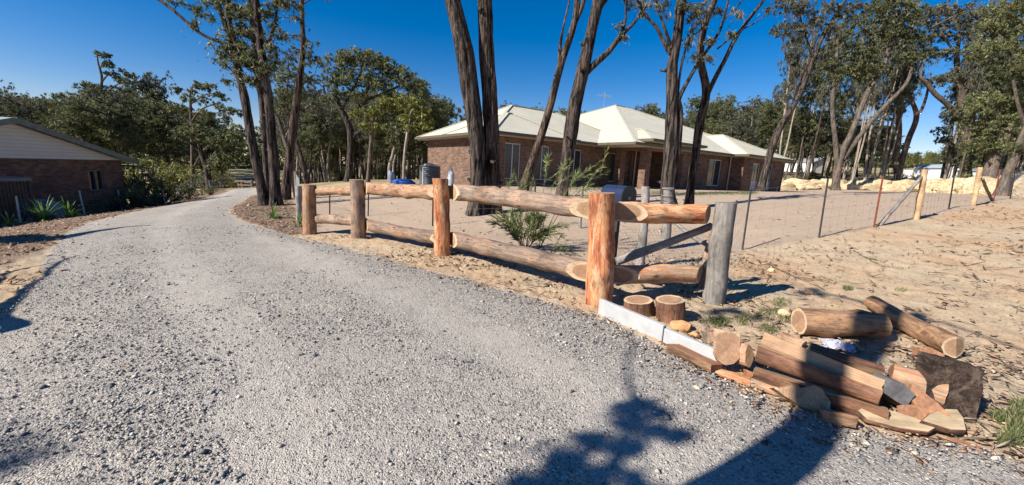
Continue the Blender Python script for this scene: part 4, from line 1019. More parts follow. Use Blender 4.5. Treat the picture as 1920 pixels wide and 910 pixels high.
# porch
for (a, b) in ((7.6, -2.6), (7.6, -.75), (11.5, -2.6)):
    m = MB(); m.box(a, a + .47, b, b + .47, -.4, EV + .05); m.build('porch_pillar', M_BRICK, house, world=False)
m = MB(); m.box(7.63, 11.94, -2.57, -2.17, EV - .32, EV + .075); m.box(7.63, 8.03, -2.1699, .3, EV - .32, EV + .075); m.build('porch_beam', M_RENDER, house, world=False)
m = MB(); m.box(7.4, 12.1, -2.9, 1.0, -.3, .12); m.build('porch_floor', M_CONC, house, world=False)
m = MB(); m.box(10.6, 11.6, .94, .99, .13, 2.2); d_ = m.build('front_door', M_RENDER, house, world=False)
m = MB(); m.tube([(11.45, .90, 1.1), (11.45, .90, 1.25)], .015, 8); m.build('door_handle', M_METALG, None, world=False).parent = d_
m = MB(); m.box(8.08, 8.13, -2.45, -2.35, 1.75, 2.0); m.tube([(8.14, -2.40, 1.8), (8.14, -2.40, 1.95)], .05, 8); m.build('wall_lamp', M_METALG, house, world=False)
for sx_, sv_ in ((3.45, .28), (10.2, .1), (18.05, -2.5)):
    m = MB(); m.tube([(sx_, sv_, .0), (sx_, sv_, EV - .2), (sx_, sv_ - .35, EV - .05)], .045, 8); m.build('downpipe', M_TRIM, house, world=False)
# flue and vent cowls
m = MB(); m.tube([(20.6, 4.6, 5.6), (20.6, 4.6, 6.75)], .15, 14); m.tube([(20.6, 4.6, 6.75), (20.6, 4.6, 6.83), (20.6, 4.6, 6.95)], [.22, .22, .10], 14); m.build('chimney_flue', M_METALG, house, world=False)
# antenna
an = thing('tv_antenna', 'thin metal television antenna standing above the ridge of the cream roof', 'antenna', P(1131, 212, 40))
an.parent = None
m = MB(); m.tube([(0, 0, -.5), (0, 0, 2.0)], .022, 6)
m.build('mast', M_METALG, an, world=False)
m = MB(); m.bar((-.75, 0, 1.6), (.75, 0, 1.6), .025, .025)
for i in range(9):
    x = -.7 + i * .17; m.bar((x, -.35, 1.6), (x, .35, 1.6), .014, .014); m.bar((x, 0, 1.4), (x, 0, 1.8), .014, .014)
m.build('yagi_arms', M_METALG, an, world=False); an.rotation_euler = (0, 0, .3)

# water tank
def ribbed_tank(c, r, h):
    t = thing('water_tank', 'dark corrugated round water tank beside the sunlit side wall of the brick house', 'water tank', c)
    m = MB(); n = 40; k = int(h / .019); V = []; F = []
    for i in range(k + 1):
        z = h * i / k; q = r + .018 * math.sin(z * 2 * PI / .10)
        for j in range(n): a = 2 * PI * j / n; V.append((q * math.cos(a), q * math.sin(a), z))
    F = [(i * n + j, i * n + (j + 1) % n, (i + 1) * n + (j + 1) % n, (i + 1) * n + j) for i in range(k) for j in range(n)]
    m.add(V, F); m.build('tank_wall', M_TANK, t, world=False, smooth=True)
    m = MB(); m.tube([(0, 0, h), (0, 0, h + .02), (0, 0, h + .16), (0, 0, h + .18)], [r + .02, r + .03, r * .3, .01], 40); m.build('tank_lid', M_TANK, t, world=False)
    m = MB(); m.tube([(-r * .45, -r * .93, .1), (-r * .45, -r * .93, h - .1)], .035, 8); m.tube([(-r * .45, -r * .93, h - .1), (-r * .3, -r * .6, h + .12)], .035, 8); m.build('inlet_pipe', M_FRAME, t, world=False)
M_TANK = simple('dark grey tank steel', (.085, .09, .09), .5, .4, .1, .2, 2, 0)
c = P(806, 352, 21.2); ribbed_tank(Vector((c.x, c.y, tz(c.x, c.y) - .1)), .55, 1.2)
c = P(845, 350, 20.6); gb = thing('gas_bottle', 'white gas cylinder standing against the sunlit brick side wall', 'gas bottle', Vector((c.x, c.y, tz(c.x, c.y) - .38)))
m = MB(); m.tube([(0, 0, 0), (0, 0, .05), (0, 0, 1.05), (0, 0, 1.18), (0, 0, 1.23)], [.16, .185, .185, .13, .05], 20); m.build('cylinder', M_FRAME, gb, world=False, smooth=True)
m = MB(); m.tube([(0, 0, 1.17), (0, 0, 1.36)], .10, 14, cap=False); m.tube([(0, 0, 1.2), (0, 0, 1.30)], .03, 8); m.build('valve_collar', M_FRAME, gb, world=False)
# downpipe meter boxes
# blue tarpaulin heap
M_BLUE = NT('blue tarpaulin', .45, .4); M_BLUE.base((.012, .075, .36)); M_BLUE = M_BLUE.m
o = link('tarpaulin', rock_mesh('tarpaulin', 81, .85, .4, .24, 4), M_BLUE); g = GY(757, 27); o.location = g + Vector((0, 0, .12)); o.rotation_euler = (0, 0, .2)
tag(o, 'crumpled bright blue tarpaulin on the ground beyond the log fence', 'tarpaulin')
o = link('tarpaulin', rock_mesh('tarpaulin', 82, .28, .28, .55, 4), simple('pale blue plastic sheet', (.16, .22, .32), .5, .4, 0, .3, 3)); g = GY(733, 29); o.location = g + Vector((0, 0, .45))
tag(o, 'pale blue wrapped stack standing left of the bright blue tarpaulin', 'wrapped stack')

# ------------------------------------------------------------------ house on the left
A0 = Vector((-19, 19, 0)); A1 = Vector((-18.3, 14.3, 0)); dv = (A1 - A0).normalized(); HW = (A1 - A0).length
BZ = -1.75; TZ = 1.04
h2 = thing('brick_bungalow', 'dark clinker brick bungalow with a pale clad gable end at the left edge', 'house', (A0.x, A0.y, BZ), math.atan2(dv.y, dv.x))
# local x runs along the gable wall towards the camera, local y to its left, i.e. away from the driveway is -y
sgn = 1 if (Matrix.Rotation(math.atan2(dv.y, dv.x), 3, 'Z') @ Vector((0, 1, 0))).x > 0 else -1
wt = TZ - BZ; m = MB(); y_in = -sgn * .23
def bx(m, a, b, c, d, e, f): m.box(a, b, min(c, d), max(c, d), e, f)
ws = (1.10, 1.85); M_DKFR = simple('dull bronze window frame', (.12, .12, .11), .6)
bx(m, 0, ws[0], 0, y_in, 0, wt); bx(m, ws[0], ws[1], 0, y_in, 0, wt - 1.35); bx(m, ws[0], ws[1], 0, y_in, wt - .45, wt); bx(m, ws[1], 2 * HW, 0, y_in, 0, wt)
bx(m, 0, .23, y_in * 1.001, -sgn * 11, 0, wt); bx(m, .231, 2 * HW, -sgn * 10.8, -sgn * 11, 0, wt)
m.build('wall', M_BRICKOLD, h2, world=False)
f = MB(); z0, z1 = wt - 1.35, wt - .45
for a, b, c, d in ((ws[0], ws[1], z0, z0 + .05), (ws[0], ws[1], z1 - .05, z1), (ws[0], ws[0] + .05, z0 + .051, z1 - .051), (ws[1] - .05, ws[1], z0 + .051, z1 - .051), (1.45, 1.50, z0 + .051, z1 - .051)): bx(f, a, b, -sgn * .02, -sgn * .10, c, d)
wn = f.build('window', M_DKFR, h2, world=False)
g = MB(); bx(g, ws[0] + .04, ws[1] - .04, -sgn * .11, -sgn * .13, z0 + .04, z1 - .04); g.build('pane', M_GLASS2, None, world=False).parent = wn
rise = 1.30; t = NT('painted weatherboard', .8, .2); p = t.sep(t.coord()); fr = t.math('FRACT', t.math('MULTIPLY', p[2], 7.5))
t.base(t.mix(1, t.mix(t.noise(t.map(t.coord(), (1, 1, 8)), 3, 5), (.74, .70, .62), (.58, .55, .49)), t.ramp(fr, [(0, .35), (.09, 1), (1, .92)]), 'MULTIPLY')); t.bump(fr, .6, .02); M_CLAD = t.m
m = MB(); V = [(-.0, sgn * .03, wt + .002), (2 * HW, sgn * .03, wt + .002), (HW, sgn * .03, wt + rise), (0, -sgn * .2, wt + .002), (2 * HW, -sgn * .2, wt + .002), (HW, -sgn * .2, wt + rise)]
m.add(V, [(0, 1, 2), (5, 4, 3), (0, 3, 4, 1), (1, 4, 5, 2), (2, 5, 3, 0)]); m.build('gable_cladding', M_CLAD, h2, world=False)
k = rise / HW; ov_ = .55; m = MB()
M_ROOF2 = roof_mat('pale zinc corrugated roof', (.42, .46, .45), .076, .4)
for s_ in (0, 1):
    e = -ov_ if s_ == 0 else 2 * HW + ov_; V = []
    for yy in (sgn * .35, -sgn * 11.4):
        V += [(e, yy, wt + .06 - ov_ * k), (HW, yy, wt + rise + .06), (HW, yy, wt + rise + .14), (e, yy, wt + .14 - ov_ * k)]
    m.add(V, [(0, 1, 2, 3), (7, 6, 5, 4), (0, 4, 5, 1), (2, 6, 7, 3), (0, 3, 7, 4)])
m.build('roof', M_ROOF2, h2, world=False)
m = MB(); yb = sgn * .36
for s_ in (-1, 1):
    e = -ov_ if s_ < 0 else 2 * HW + ov_; m.bar((e, yb, wt + .06 - ov_ * k), (HW, yb, wt + rise + .06), .035, .2)
m.build('barge_board', simple('grey green barge board', (.16, .18, .15), .7), h2, world=False)
m = MB(); m.tube([(-.7, sgn * .2, wt - .25), (-.7, -sgn * 11, wt - .25)], .06, 8); m.build('gutter', M_DKTRIM, h2, world=False)
# small awning and screen at the left edge of the frame
aw = P(8, 366, 12.6); t_ = thing('side_awning', 'small flat awning with a dark slatted screen against the left bungalow', 'awning', Vector((aw.x, aw.y, tz(aw.x, aw.y) - .3)), rad(80))
hh = P(8, 335, 12.6).z - (tz(aw.x, aw.y) - .3)
m = MB(); m.box(-1.2, .45, -.5, .5, hh - .06, hh + .04); m.build('awning_roof', simple('grey green metal', (.14, .155, .15), .6), t_, world=False)
for sx in (-1.1, .36):
    m = MB(); m.box(sx, sx + .06, -.45, -.39, 0, hh - .061); m.build('awning_post', M_DKPOST, t_, world=False)
m = MB()
for i in range(16): m.box(-1.0 + i * .085, -.95 + i * .085, -.43, -.40, .5, hh - .1)
m.build('slatted_screen', M_DKPOST, t_, world=False)
# quilted pale mound by the left fence
t = NT('pale patchwork cover', .85, .2); v = t.coord('Object', (1, 1, 1), rot=(0, .5, .6)); b = t.n('TexBrick'); t.inp(b, 'Vector', v); b.inputs['Scale'].default_value = 1; b.inputs['Brick Width'].default_value = .30; b.inputs['Row Height'].default_value = .2; b.inputs['Mortar Size'].default_value = .02
t.inp(b, 'Color1', (.24, .24, .28)); t.inp(b, 'Color2', (.34, .33, .36)); t.inp(b, 'Mortar', (.05, .055, .05)); t.base(b.outputs[0])
o = link('covered_mound', rock_mesh('covered_mound', 91, .62, .8, .52, 4), t.m); g = GY(50, 13.6); o.location = g + Vector((0, 0, .22)); o.rotation_euler = (0, 0, .4)
tag(o, 'pale grey mound under a cover patterned in diamonds behind the first steel post at left', 'covered mound')
# left wire fence
lf = thing('boundary_fence', 'low wire fence on pale steel posts between the left garden and the driveway', 'fence', G(139, 386))
M_PALEST = simple('pale grey steel post', (.46, .52, .52), .6, .3, 0, .15); cl = []
for (bx_, by_), (tx_, ty_), Yo in (((39, 418), (30, 368), None), ((140, 391), (139, 355), 14.6), ((214, 385), (210, 352), 17), ((299, 378), (297, 352), 20), ((329, 372), (327, 353), 23), ((349, 368), (347, 351), 26), ((389, 363), (387, 350), 30), ((414, 358), (412, 347), 36)):
    b = G(bx_, by_) if Yo is None else GY(bx_, Yo); t = Vector((b.x - .08, b.y, b.z + (1.0 if Yo is None else .95)))
    if Yo is None: t = P(tx_, ty_, b.y)
    m = MB(); m.bar(b - Vector((0, 0, .2)), t, .05, .012); m.bar(b - Vector((0, 0, .2)), t, .012, .04); m.build('steel_post', M_PALEST, lf); cl.append((b, t))
netting('wire_mesh', cl, lf, dz=(.03, .2, .4, .6, .8, .93), step=.3, r=.002)
# far post and rail fence
ff = thing('far_log_fence', 'small far away timber post and rail fence at the bend of the driveway', 'fence', GY(447, 47))
for i, px in enumerate((431, 444, 450, 469)):
    b = GY(px, 47); m = MB(); m.tube([b - Vector((0, 0, .2)), b + Vector((0, 0, 1.0))], .14, 8); m.build('post', M_OLD, ff)
for h in (.38, .85):
    m = MB(); a = GY(428, 47); b = GY(470, 47); m.tube([a + Vector((0, -.1, h)), b + Vector((0, -.1, h))], .09, 8); m.build('rail', M_OLD, ff)
# grey netting fence right of the driveway trunks
nf = thing('netting_fence', 'grey wire netting fence with timber posts receding behind the near gum trunks', 'fence', G(556, 395))
cl = []
for px, Y_ in ((559, 11.6), (553, 14.5), (549, 17.5), (546, 21), (543, 25)):
    b = GY(px, Y_); t = b + Vector((0, 0, 1.1 if Y_ < 12 else 1.15)); cl.append((b, t))
    if Y_ > 12: log_obj('timber_post', b - Vector((0, 0, .1)), t + Vector((0, 0, .08)), .06, .055, M_OLD, M_CUTGREY, nf, seed=int(Y_ * 3), n=12)
netting('wire_netting', cl, nf, dz=tuple(i * .07 + .02 for i in range(16)), step=.07, r=.0016, mat=M_METALG)

# ------------------------------------------------------------------ sandstone boulder wall
def boulder_mesh(seed):
    """a blocky split sandstone boulder"""
    rd = random.Random(seed); bm = bmesh.new(); bmesh.ops.create_cube(bm, size=2); bmesh.ops.subdivide_edges(bm, edges=bm.edges[:], cuts=9, use_grid_fill=True)
    pl_ = [(Vector((rd.gauss(0, 1), rd.gauss(0, .9), rd.gauss(.2, .8))).normalized(), rd.uniform(.80, 1.12)) for _ in range(11)]
    for v in bm.verts:
        c = v.co.copy(); v.co = c.lerp(c.normalized() * 1.15, .28)
        for nn, d in pl_:
            e = v.co.dot(nn) - d
            if e > 0: v.co -= nn * e
        q = v.co * 1.3 + Vector((seed, 0, 0)); v.co *= 1 + .16 * mnoise.noise(q) + .07 * mnoise.noise(v.co * 4.2 + Vector((0, seed, 0)))
    me = bpy.data.meshes.new('sandstone_boulder'); bm.to_mesh(me); bm.free(); return me
rd = random.Random(5); protos = [boulder_mesh(100 + i) for i in range(8)]
t = NT('pale sandstone blocks', .95, .1); v = t.coord(); oi = t.n('ObjectInfo').outputs['Random']; v = t.vmath('ADD', v, t.comb(t.math('MULTIPLY', oi, 19.0), oi, oi))
c = t.ramp(t.noise(v, 1.3, 6, .65, .5), [(.3, (.36, .23, .12)), (.45, (.54, .41, .24)), (.6, (.58, .47, .30)), (.75, (.44, .35, .23))])
c = t.mix(t.ramp(t.noise(t.map(v, (1, 1, 4)), 2.2, 4, .7), [(.36, .8), (.44, 0)]), c, (.20, .15, .10)); t.base(c); t.bump(t.noise(v, 3, 6, .7), 1, .12); M_SAND2 = t.m
for me in protos: me.materials.append(M_SAND2)
def wall_Y(px): return np.interp(px, [1440, 1560, 1700, 1830, 1940], [41.5, 42, 40, 33, 29])
def wall_pix(px): return np.interp(px, [1440, 1560, 1700, 1760, 1830, 1940], [335, 336, 338, 336, 330, 325])
for row in (0, 1):
    px = 1442.0 + row * 9
    while px < 1960:
        Y_ = float(wall_Y(px)) + (.9 if row else .15); w_ = rd.uniform(1.1, 2.8) if row else rd.uniform(.8, 2.2); g = GY(px, Y_); top = P(px, float(wall_pix(px)) + rd.uniform(-1, 3) + (0 if row else 9), Y_).z; h = max(.45, top - g.z)
        o = bpy.data.objects.new('sandstone_boulder', rd.choice(protos)); COL.objects.link(o); o.location = (g.x, g.y, g.z + h * .42); o.scale = (w_ * .58, .75, h * .60); o.rotation_euler = (rd.uniform(-.1, .1), rd.uniform(-.14, .14), rd.choice((0, PI)) + rd.uniform(-.3, .3))
        tag(o, 'pale sandstone boulder in the long retaining row along the back of the sandy yard', 'boulder', 'sandstone boulders of the retaining wall')
        px += w_ * FPX / Y_ * .86
# lawn strip by the house, concrete path
def strip(name, pts, mat, lift=.03):
    m = MB(); V = [(p.x, p.y, p.z + lift) for p in pts]
    m.add(V, [tuple(range(len(V)))]); return tag(m.build(name, mat, fix=False), kind='structure')

# distant sheds
def shed(name, px, Y_, w_, d_, h, lab, wallc, roofc, rz=0, rise_=.5, door=True):
    g = GY(px, Y_); o = thing(name, lab, 'shed', g - Vector((0, 0, .2)), rz); Mw = simple(name + ' wall', wallc, .6, .3, 0, .06, 3, 0); Mr = roof_mat(name + ' roof', roofc)
    m = MB(); m.box(-w_ / 2, w_ / 2, -d_ / 2, d_ / 2, 0, h); m.add([(-w_ / 2, -d_ / 2, h), (w_ / 2, -d_ / 2, h), (0, -d_ / 2, h + rise_), (-w_ / 2, d_ / 2, h), (w_ / 2, d_ / 2, h), (0, d_ / 2, h + rise_)], [(0, 1, 2), (5, 4, 3)]); m.build('wall', Mw, o, world=False)
    m = MB()
    for s in (-1, 1): m.add([(s * (w_ / 2 + .2), -d_ / 2 - .2, h - .05), (0, -d_ / 2 - .2, h + rise_ + .05), (0, d_ / 2 + .2, h + rise_ + .05), (s * (w_ / 2 + .2), d_ / 2 + .2, h - .05), (s * (w_ / 2 + .2), -d_ / 2 - .2, h + .02), (0, -d_ / 2 - .2, h + rise_ + .12), (0, d_ / 2 + .2, h + rise_ + .12), (s * (w_ / 2 + .2), d_ / 2 + .2, h + .02)], [(0, 1, 2, 3), (7, 6, 5, 4), (0, 4, 5, 1), (2, 6, 7, 3), (0, 3, 7, 4)])
    m.build('roof', Mr, o, world=False)
    if door:
        m = MB(); m.box(-w_ * .32, w_ * .32, -d_ / 2 - .04, -d_ / 2 - .003, 0, h * .85)
        d0 = m.build('roller_door', simple(name + ' door', (.72, .74, .76), .5, .3, 0, .05, 3, 0), o, world=False)
    return o
shed('garden_shed', 1748, 62, 2.6, 4.5, 1.9, 'white metal garden shed with a grey roof among the trees at right', (.72, .73, .75), (.35, .40, .46), rad(-8))
def panelf(px0, px1, Y_, h, lab):
    a = GY(px0, Y_); b = GY(px1, Y_); m = MB(); m.bar(a + Vector((0, 0, h / 2)), b + Vector((0, 0, h / 2)), .05, h)
    n = 5
    for i in range(n + 1): p = a.lerp(b, i / n); m.bar(p + Vector((0, -.06, -.1)), p + Vector((0, -.06, h + .05)), .08, .08)
    return tag(m.build('panel_fence', M_WHITE), lab, 'fence')
panelf(1688, 1703, 64, 1.3, 'short run of white panel fence left of the garden shed'); panelf(1712, 1724, 64, 1.3, 'white panel between the fence run and the garden shed')
shed('white_cottage', 1505, 75, 4, 5, 1.9, 'small white building glimpsed between trunks beyond the sandstone row', (.75, .75, .73), (.3, .33, .36), rad(20), .7, False)
shed('pale_outbuilding', 1838, 58, 5, 4, 1.6, 'low pale outbuilding half hidden by the trees at the right edge', (.45, .46, .47), (.25, .28, .3), rad(5), .4, False)
# cars or white things beyond the trees on the left centre
shed('far_farm_shed', 572, 75, 5, 6, 2.0, 'pale shed glimpsed far off between the trunks above the netting fence', (.55, .55, .52), (.5, .5, .5), rad(10), .5, False)
# ------------------------------------------------------------------ trees
def leaf_mat(name, stops, trans=.32):
    t = NT(name, .55, .35); c = t.ramp(t.attr('tint'), stops)
    oi = t.n('ObjectInfo').outputs['Random']; k = t.math('ADD', t.math('MULTIPLY', oi, .4), .8); c = t.mix(1, c, t.comb(k, k, k), 'MULTIPLY')
    t.base(c); tr_ = t.n('BsdfTranslucent'); t.l(c, tr_.inputs[0]); mx = t.n('MixShader'); mx.inputs[0].default_value = trans
    out = [n for n in t.t.nodes if n.type == 'OUTPUT_MATERIAL'][0]; t.l(t.b.outputs[0], mx.inputs[1]); t.l(tr_.outputs[0], mx.inputs[2]); t.l(mx.outputs[0], out.inputs[0])
    return t.m
M_LEAF = leaf_mat('eucalyptus leaves', [(0, (.035, .040, .018)), (.35, (.085, .095, .040)), (.7, (.16, .175, .07)), (.95, (.24, .235, .10)), (1, (.24, .15, .08))])
M_LEAFY = leaf_mat('yellow green leaves', [(0, (.08, .09, .022)), (.5, (.19, .20, .045)), (1, (.34, .30, .07))])
M_LEAFG = leaf_mat('grey green leaves', [(0, (.040, .044, .028)), (.5, (.10, .105, .065)), (.9, (.19, .185, .115)), (1, (.24, .14, .09))])
M_STRAP = leaf_mat('strap leaves', [(0, (.07, .14, .025)), (.6, (.14, .25, .045)), (1, (.26, .36, .10))])
def bark_mat(name, cA, cB, cC, scale=1.0, d=.03, patch=.3):
    t = NT(name, .95, .12); v = t.coord(); oi = t.n('ObjectInfo').outputs['Random']; v = t.vmath('ADD', v, t.comb(t.math('MULTIPLY', oi, 31.0), t.math('MULTIPLY', oi, 17.0), 0))
    w1 = t.noise(t.map(v, (16 * scale, 16 * scale, 1.7 * scale)), 1, 6, .68, .7); w2 = t.noise(t.map(v, (60 * scale, 60 * scale, 7 * scale)), 1, 4, .65)
    pt = t.noise(v, 1.4, 5, .6)
    c = t.mix(t.ramp(w1, [(.44, 0), (.58, 1)]), cA, cB); c = t.mix(t.math('MULTIPLY', t.ramp(pt, [(.52, 0), (.64, 1)]), patch), c, cC)
    c = t.mix(1, c, t.ramp(w2, [(.35, .5), (.65, 1.3)]), 'MULTIPLY')
    t.base(c); t.bump(t.math('ADD', w1, t.math('MULTIPLY', w2, .25)), 1.0, d); return t.m
M_IRON = bark_mat('dark furrowed ironbark', (.012, .010, .009), (.12, .095, .08), (.17, .115, .085), .8, .07)
M_IRONR = bark_mat('brown fibrous bark', (.015, .011, .009), (.145, .108, .085), (.20, .13, .09), .9, .06)
M_GUM = bark_mat('grey gum bark', (.075, .060, .048), (.155, .125, .10), (.22, .15, .105), .5, .012, .6)
M_PALE = bark_mat('pale smooth gum bark', (.22, .185, .15), (.38, .325, .265), (.24, .145, .10), .4, .006, .6)
def quads_from(C, A, B, L, W):
    V = np.stack([C - A * L / 2, C + B * W / 2 - A * L * .05, C + A * L / 2, C - B * W / 2 - A * L * .05], 1).reshape(-1, 3)
    return V, np.arange(len(C) * 4).reshape(-1, 4)
def unit(v): return v / (np.linalg.norm(v, axis=1)[:, None] + 1e-9)
SPRAY = (.7, .2, -.25)
def leaf_cloud(cent, rad_, n, L, W, rng, droop=.8, wind=(.25, .1, 0), flat=.8):
    """cent (k,3) clump centres, rad_ (k,) radii, n leaves each"""
    k = len(cent); C = np.repeat(cent, n, 0); R = np.repeat(rad_, n)
    d = unit(rng.normal(size=(k * n, 3))); r = np.minimum(np.abs(rng.normal(size=k * n)) * .62, 1.9)
    off = d * r[:, None] * R[:, None]; off[:, 2] *= flat
    ax_ = unit(rng.normal(size=(k, 3)) * np.array([1, 1, .45]) + np.array(SPRAY)); ax_ = np.repeat(ax_, n, 0); off = off * .72 + ax_ * (off * ax_).sum(1)[:, None] * .95
    off[:, 2] -= .25 * (off[:, 0] ** 2 + off[:, 1] ** 2) / (R + 1e-6)
    C = C + off; A = unit(rng.normal(size=(k * n, 3)) * .8 + np.array([wind[0], wind[1], wind[2] - droop]) + d * .35); B = unit(np.cross(A, rng.normal(size=(k * n, 3))))
    LL = (L * rng.uniform(.6, 1.35, k * n))[:, None]; V, F = quads_from(C, A, B, LL, LL * (W / L))
    cl = np.repeat(rng.random(k), n); tint = np.clip(.55 * cl + .5 * rng.random(k * n) + .12 * d[:, 2], 0, 1)
    return V, F, np.repeat(tint, 4)
class Wood:
    """collects branch tubes as arrays"""
    def __init__(s): s.V = []; s.F = []; s.n = 0
    def tube(s, pts, rs, n=6, rough=0, seed=0):
        P_ = np.array([tuple(p) for p in pts], float); k = len(P_); R_ = np.array(rs, float)
        T = np.gradient(P_, axis=0); T = unit(T); ref = np.array([0, 0, 1.]) if abs(T[0, 2]) < .9 else np.array([1., 0, 0]); V = []
        a = np.linspace(0, 2 * PI, n, endpoint=False)
        for i in range(k):
            x = np.cross(T[i], ref); x /= np.linalg.norm(x) + 1e-9; y = np.cross(x, T[i]); ref = y
            rr = R_[i] * np.ones(n)
            if rough: rr = rr * (1 + rough * (vnoise(a * 2.2 * n / 14, np.full(n, i * .16), seed=seed) - .5) * 2 + rough * .8 * (vnoise(a / (2 * PI) * n * .45, np.full(n, P_[i, 2] * 1.3), seed=seed + 3) - .5))
            V.append(P_[i] + np.cos(a)[:, None] * x * rr[:, None] + np.sin(a)[:, None] * y * rr[:, None])
        V = np.concatenate(V); i = np.arange(k - 1)[:, None] * n; j = np.arange(n)[None]; j2 = (j + 1) % n
        F = np.stack([i + j, i + j2, i + n + j2, i + n + j], -1).reshape(-1, 4) + s.n
        s.V.append(V); s.F.append(F); s.n += len(V)
    def mesh(s, name): return npmesh(name, np.concatenate(s.V), np.concatenate(s.F), True)
def smooth_path(pts, rs, m=6):
    P_ = [Vector(p) for p in pts]; out = []; ro = []
    for i in range(len(P_) - 1):
        p0 = P_[max(i - 1, 0)]; p1 = P_[i]; p2 = P_[i + 1]; p3 = P_[min(i + 2, len(P_) - 1)]
        for j in range(m):
            t = j / m; q = .5 * ((2 * p1) + (-p0 + p2) * t + (2 * p0 - 5 * p1 + 4 * p2 - p3) * t * t + (-p0 + 3 * p1 - 3 * p2 + p3) * t ** 3); out.append(q); ro.append(rs[i] * (1 - t) + rs[i + 1] * t)
    out.append(P_[-1]); ro.append(rs[-1]); return out, ro
LEAFTOTAL = 0
def key_tree(label, Y, trunk, limbs, blobs, bark=None, leaf=None, L=.13, W=.034, dens=1.0, flare=.35, seed=1, n=22, group=None, name='gum_tree', cat='tree', sub=.27, rough=.10, dy=0):
    """trunk/limbs: lists of (px, py, width in photo pixels[, extra depth]); the first trunk point stands on the ground. blobs: (px, py, rx, ry[, extra depth])"""
    global LEAFTOTAL
    rg = np.random.default_rng(seed); sc = Y / FPX * .96
    def W3(e): return P(e[0], e[1], Y + (e[3] if len(e) > 3 else 0))
    g = GY(trunk[0][0], Y) if trunk[0][1] is None else None
    tp = [W3(e) for e in trunk]; base = Vector((tp[0].x, tp[0].y, tz(tp[0].x, tp[0].y)))
    root = thing(name, label, cat, base, 0, group)
    wd = Wood(); tr_ = [e[2] * sc / 2 for e in trunk]
    low = tp[0] - (tp[1] - tp[0]).normalized() * .4; low.z = min(low.z, base.z - .25); tp = [low] + tp; tr_ = [tr_[0] * (1 + flare)] + tr_
    pa, ra = smooth_path(tp, tr_, 10)
    for i in range(len(pa)):
        hgt = pa[i].z - base.z
        if hgt < .8: ra[i] *= 1 + flare * max(0, 1 - max(hgt, 0) / .8) ** 2
    wd.tube(pa, ra, n, rough, seed)
    skel = [(p, r) for p, r in zip(pa, ra)]
    for _ in range(5 if Y < 18 else 3):                       # broken stubs and knots
        i = int(rg.integers(12, len(pa) - 8)); an = rg.uniform(0, 2 * PI); dv_ = Vector((math.cos(an), math.sin(an), rg.uniform(-.1, .8))).normalized(); r_ = ra[i]; e_ = pa[i] + dv_ * (r_ + rg.uniform(.06, .3) * min(1, Y / 18)); q_ = rg.uniform(.12, .3) * r_
        wd.tube([pa[i], pa[i] + dv_ * r_ * .9, e_], [q_ * 2.2, q_ * 1.6, q_ * .7], 7, .1, 3); wd.tube([e_, e_ + dv_ * .02], [q_ * .7, .002], 7)
    for lb in limbs:
        q = [W3(e) for e in lb]; r_ = [e[2] * sc / 2 for e in lb]; q_, r2 = smooth_path(q, r_, 6); wd.tube(q_, r2, max(6, n // 2), rough * .7, seed + 2); skel += list(zip(q_, r2))
    Vs, Fs, Ts = [], [], []; off = 0; SK = np.array([tuple(p) for p, r in skel]); SR = np.array([r for p, r in skel])
    for b in blobs:
        c = np.array(W3((b[0], b[1], 0, b[4] if len(b) > 4 else 0))); rx = b[2] * sc; rz = b[3] * sc; s_ = sub * (rx * rz) ** .5; s_ = max(s_, .18)
        k = max(2, int(dens * 2.6 * rx * rx * rz / s_ ** 3 * .42)); k = min(int(k * 1.3) + 2, 110)
        d = unit(rg.normal(size=(k, 3))) * (rg.random(k) ** .5)[:, None]; cent = c + d * np.array([rx, rx, rz]) * 1.25
        nl = int(130 * dens ** .5 * (s_ / .35) ** 1.6 * (.13 / L) ** 1.6); nl = max(24, min(nl, 420))
        V, F, T = leaf_cloud(cent, s_ * rg.uniform(.45, 1.35, k), nl, L, W, rg); Vs.append(V); Fs.append(F + off); off += len(V); Ts.append(T); LEAFTOTAL += len(F)
        # twigs from the nearest limb
        low_ = SK[:, 2] < c[2] + rz; dd = np.linalg.norm(SK - c, axis=1) + np.where(low_, 0, 5) + (SK[:, 2] > c[2]) * .5; j = int(np.argmin(dd)); p0 = Vector(SK[j]); r0 = min(SR[j] * .5, .012 + .012 * rx * 2)
        cm = Vector(c); mid = p0.lerp(cm, .5) + Vector((rg.uniform(-.1, .1), rg.uniform(-.1, .1), .08)) * (cm - p0).length
        q_, r2 = smooth_path([p0, mid, cm], [r0, r0 * .7, r0 * .4], 4); wd.tube(q_, r2, 5)
        for e in cent[:min(k, 16)]:
            e = Vector(e); a = q_[int(len(q_) * .7)] if rg.random() < .6 else q_[-1]; m_ = a.lerp(e, .5) + Vector(rg.uniform(-.1, .1, 3)) * (e - a).length
            wd.tube([a, m_, e], [r0 * .38, r0 * .25, r0 * .1], 4)
    tk = link('trunk', wd.mesh('trunk'), bark or M_IRON, root)
    if Vs: link('crown', npmesh('crown', np.concatenate(Vs), np.concatenate(Fs), False, {'tint': np.concatenate(Ts)}), leaf or M_LEAF, root)
    return root

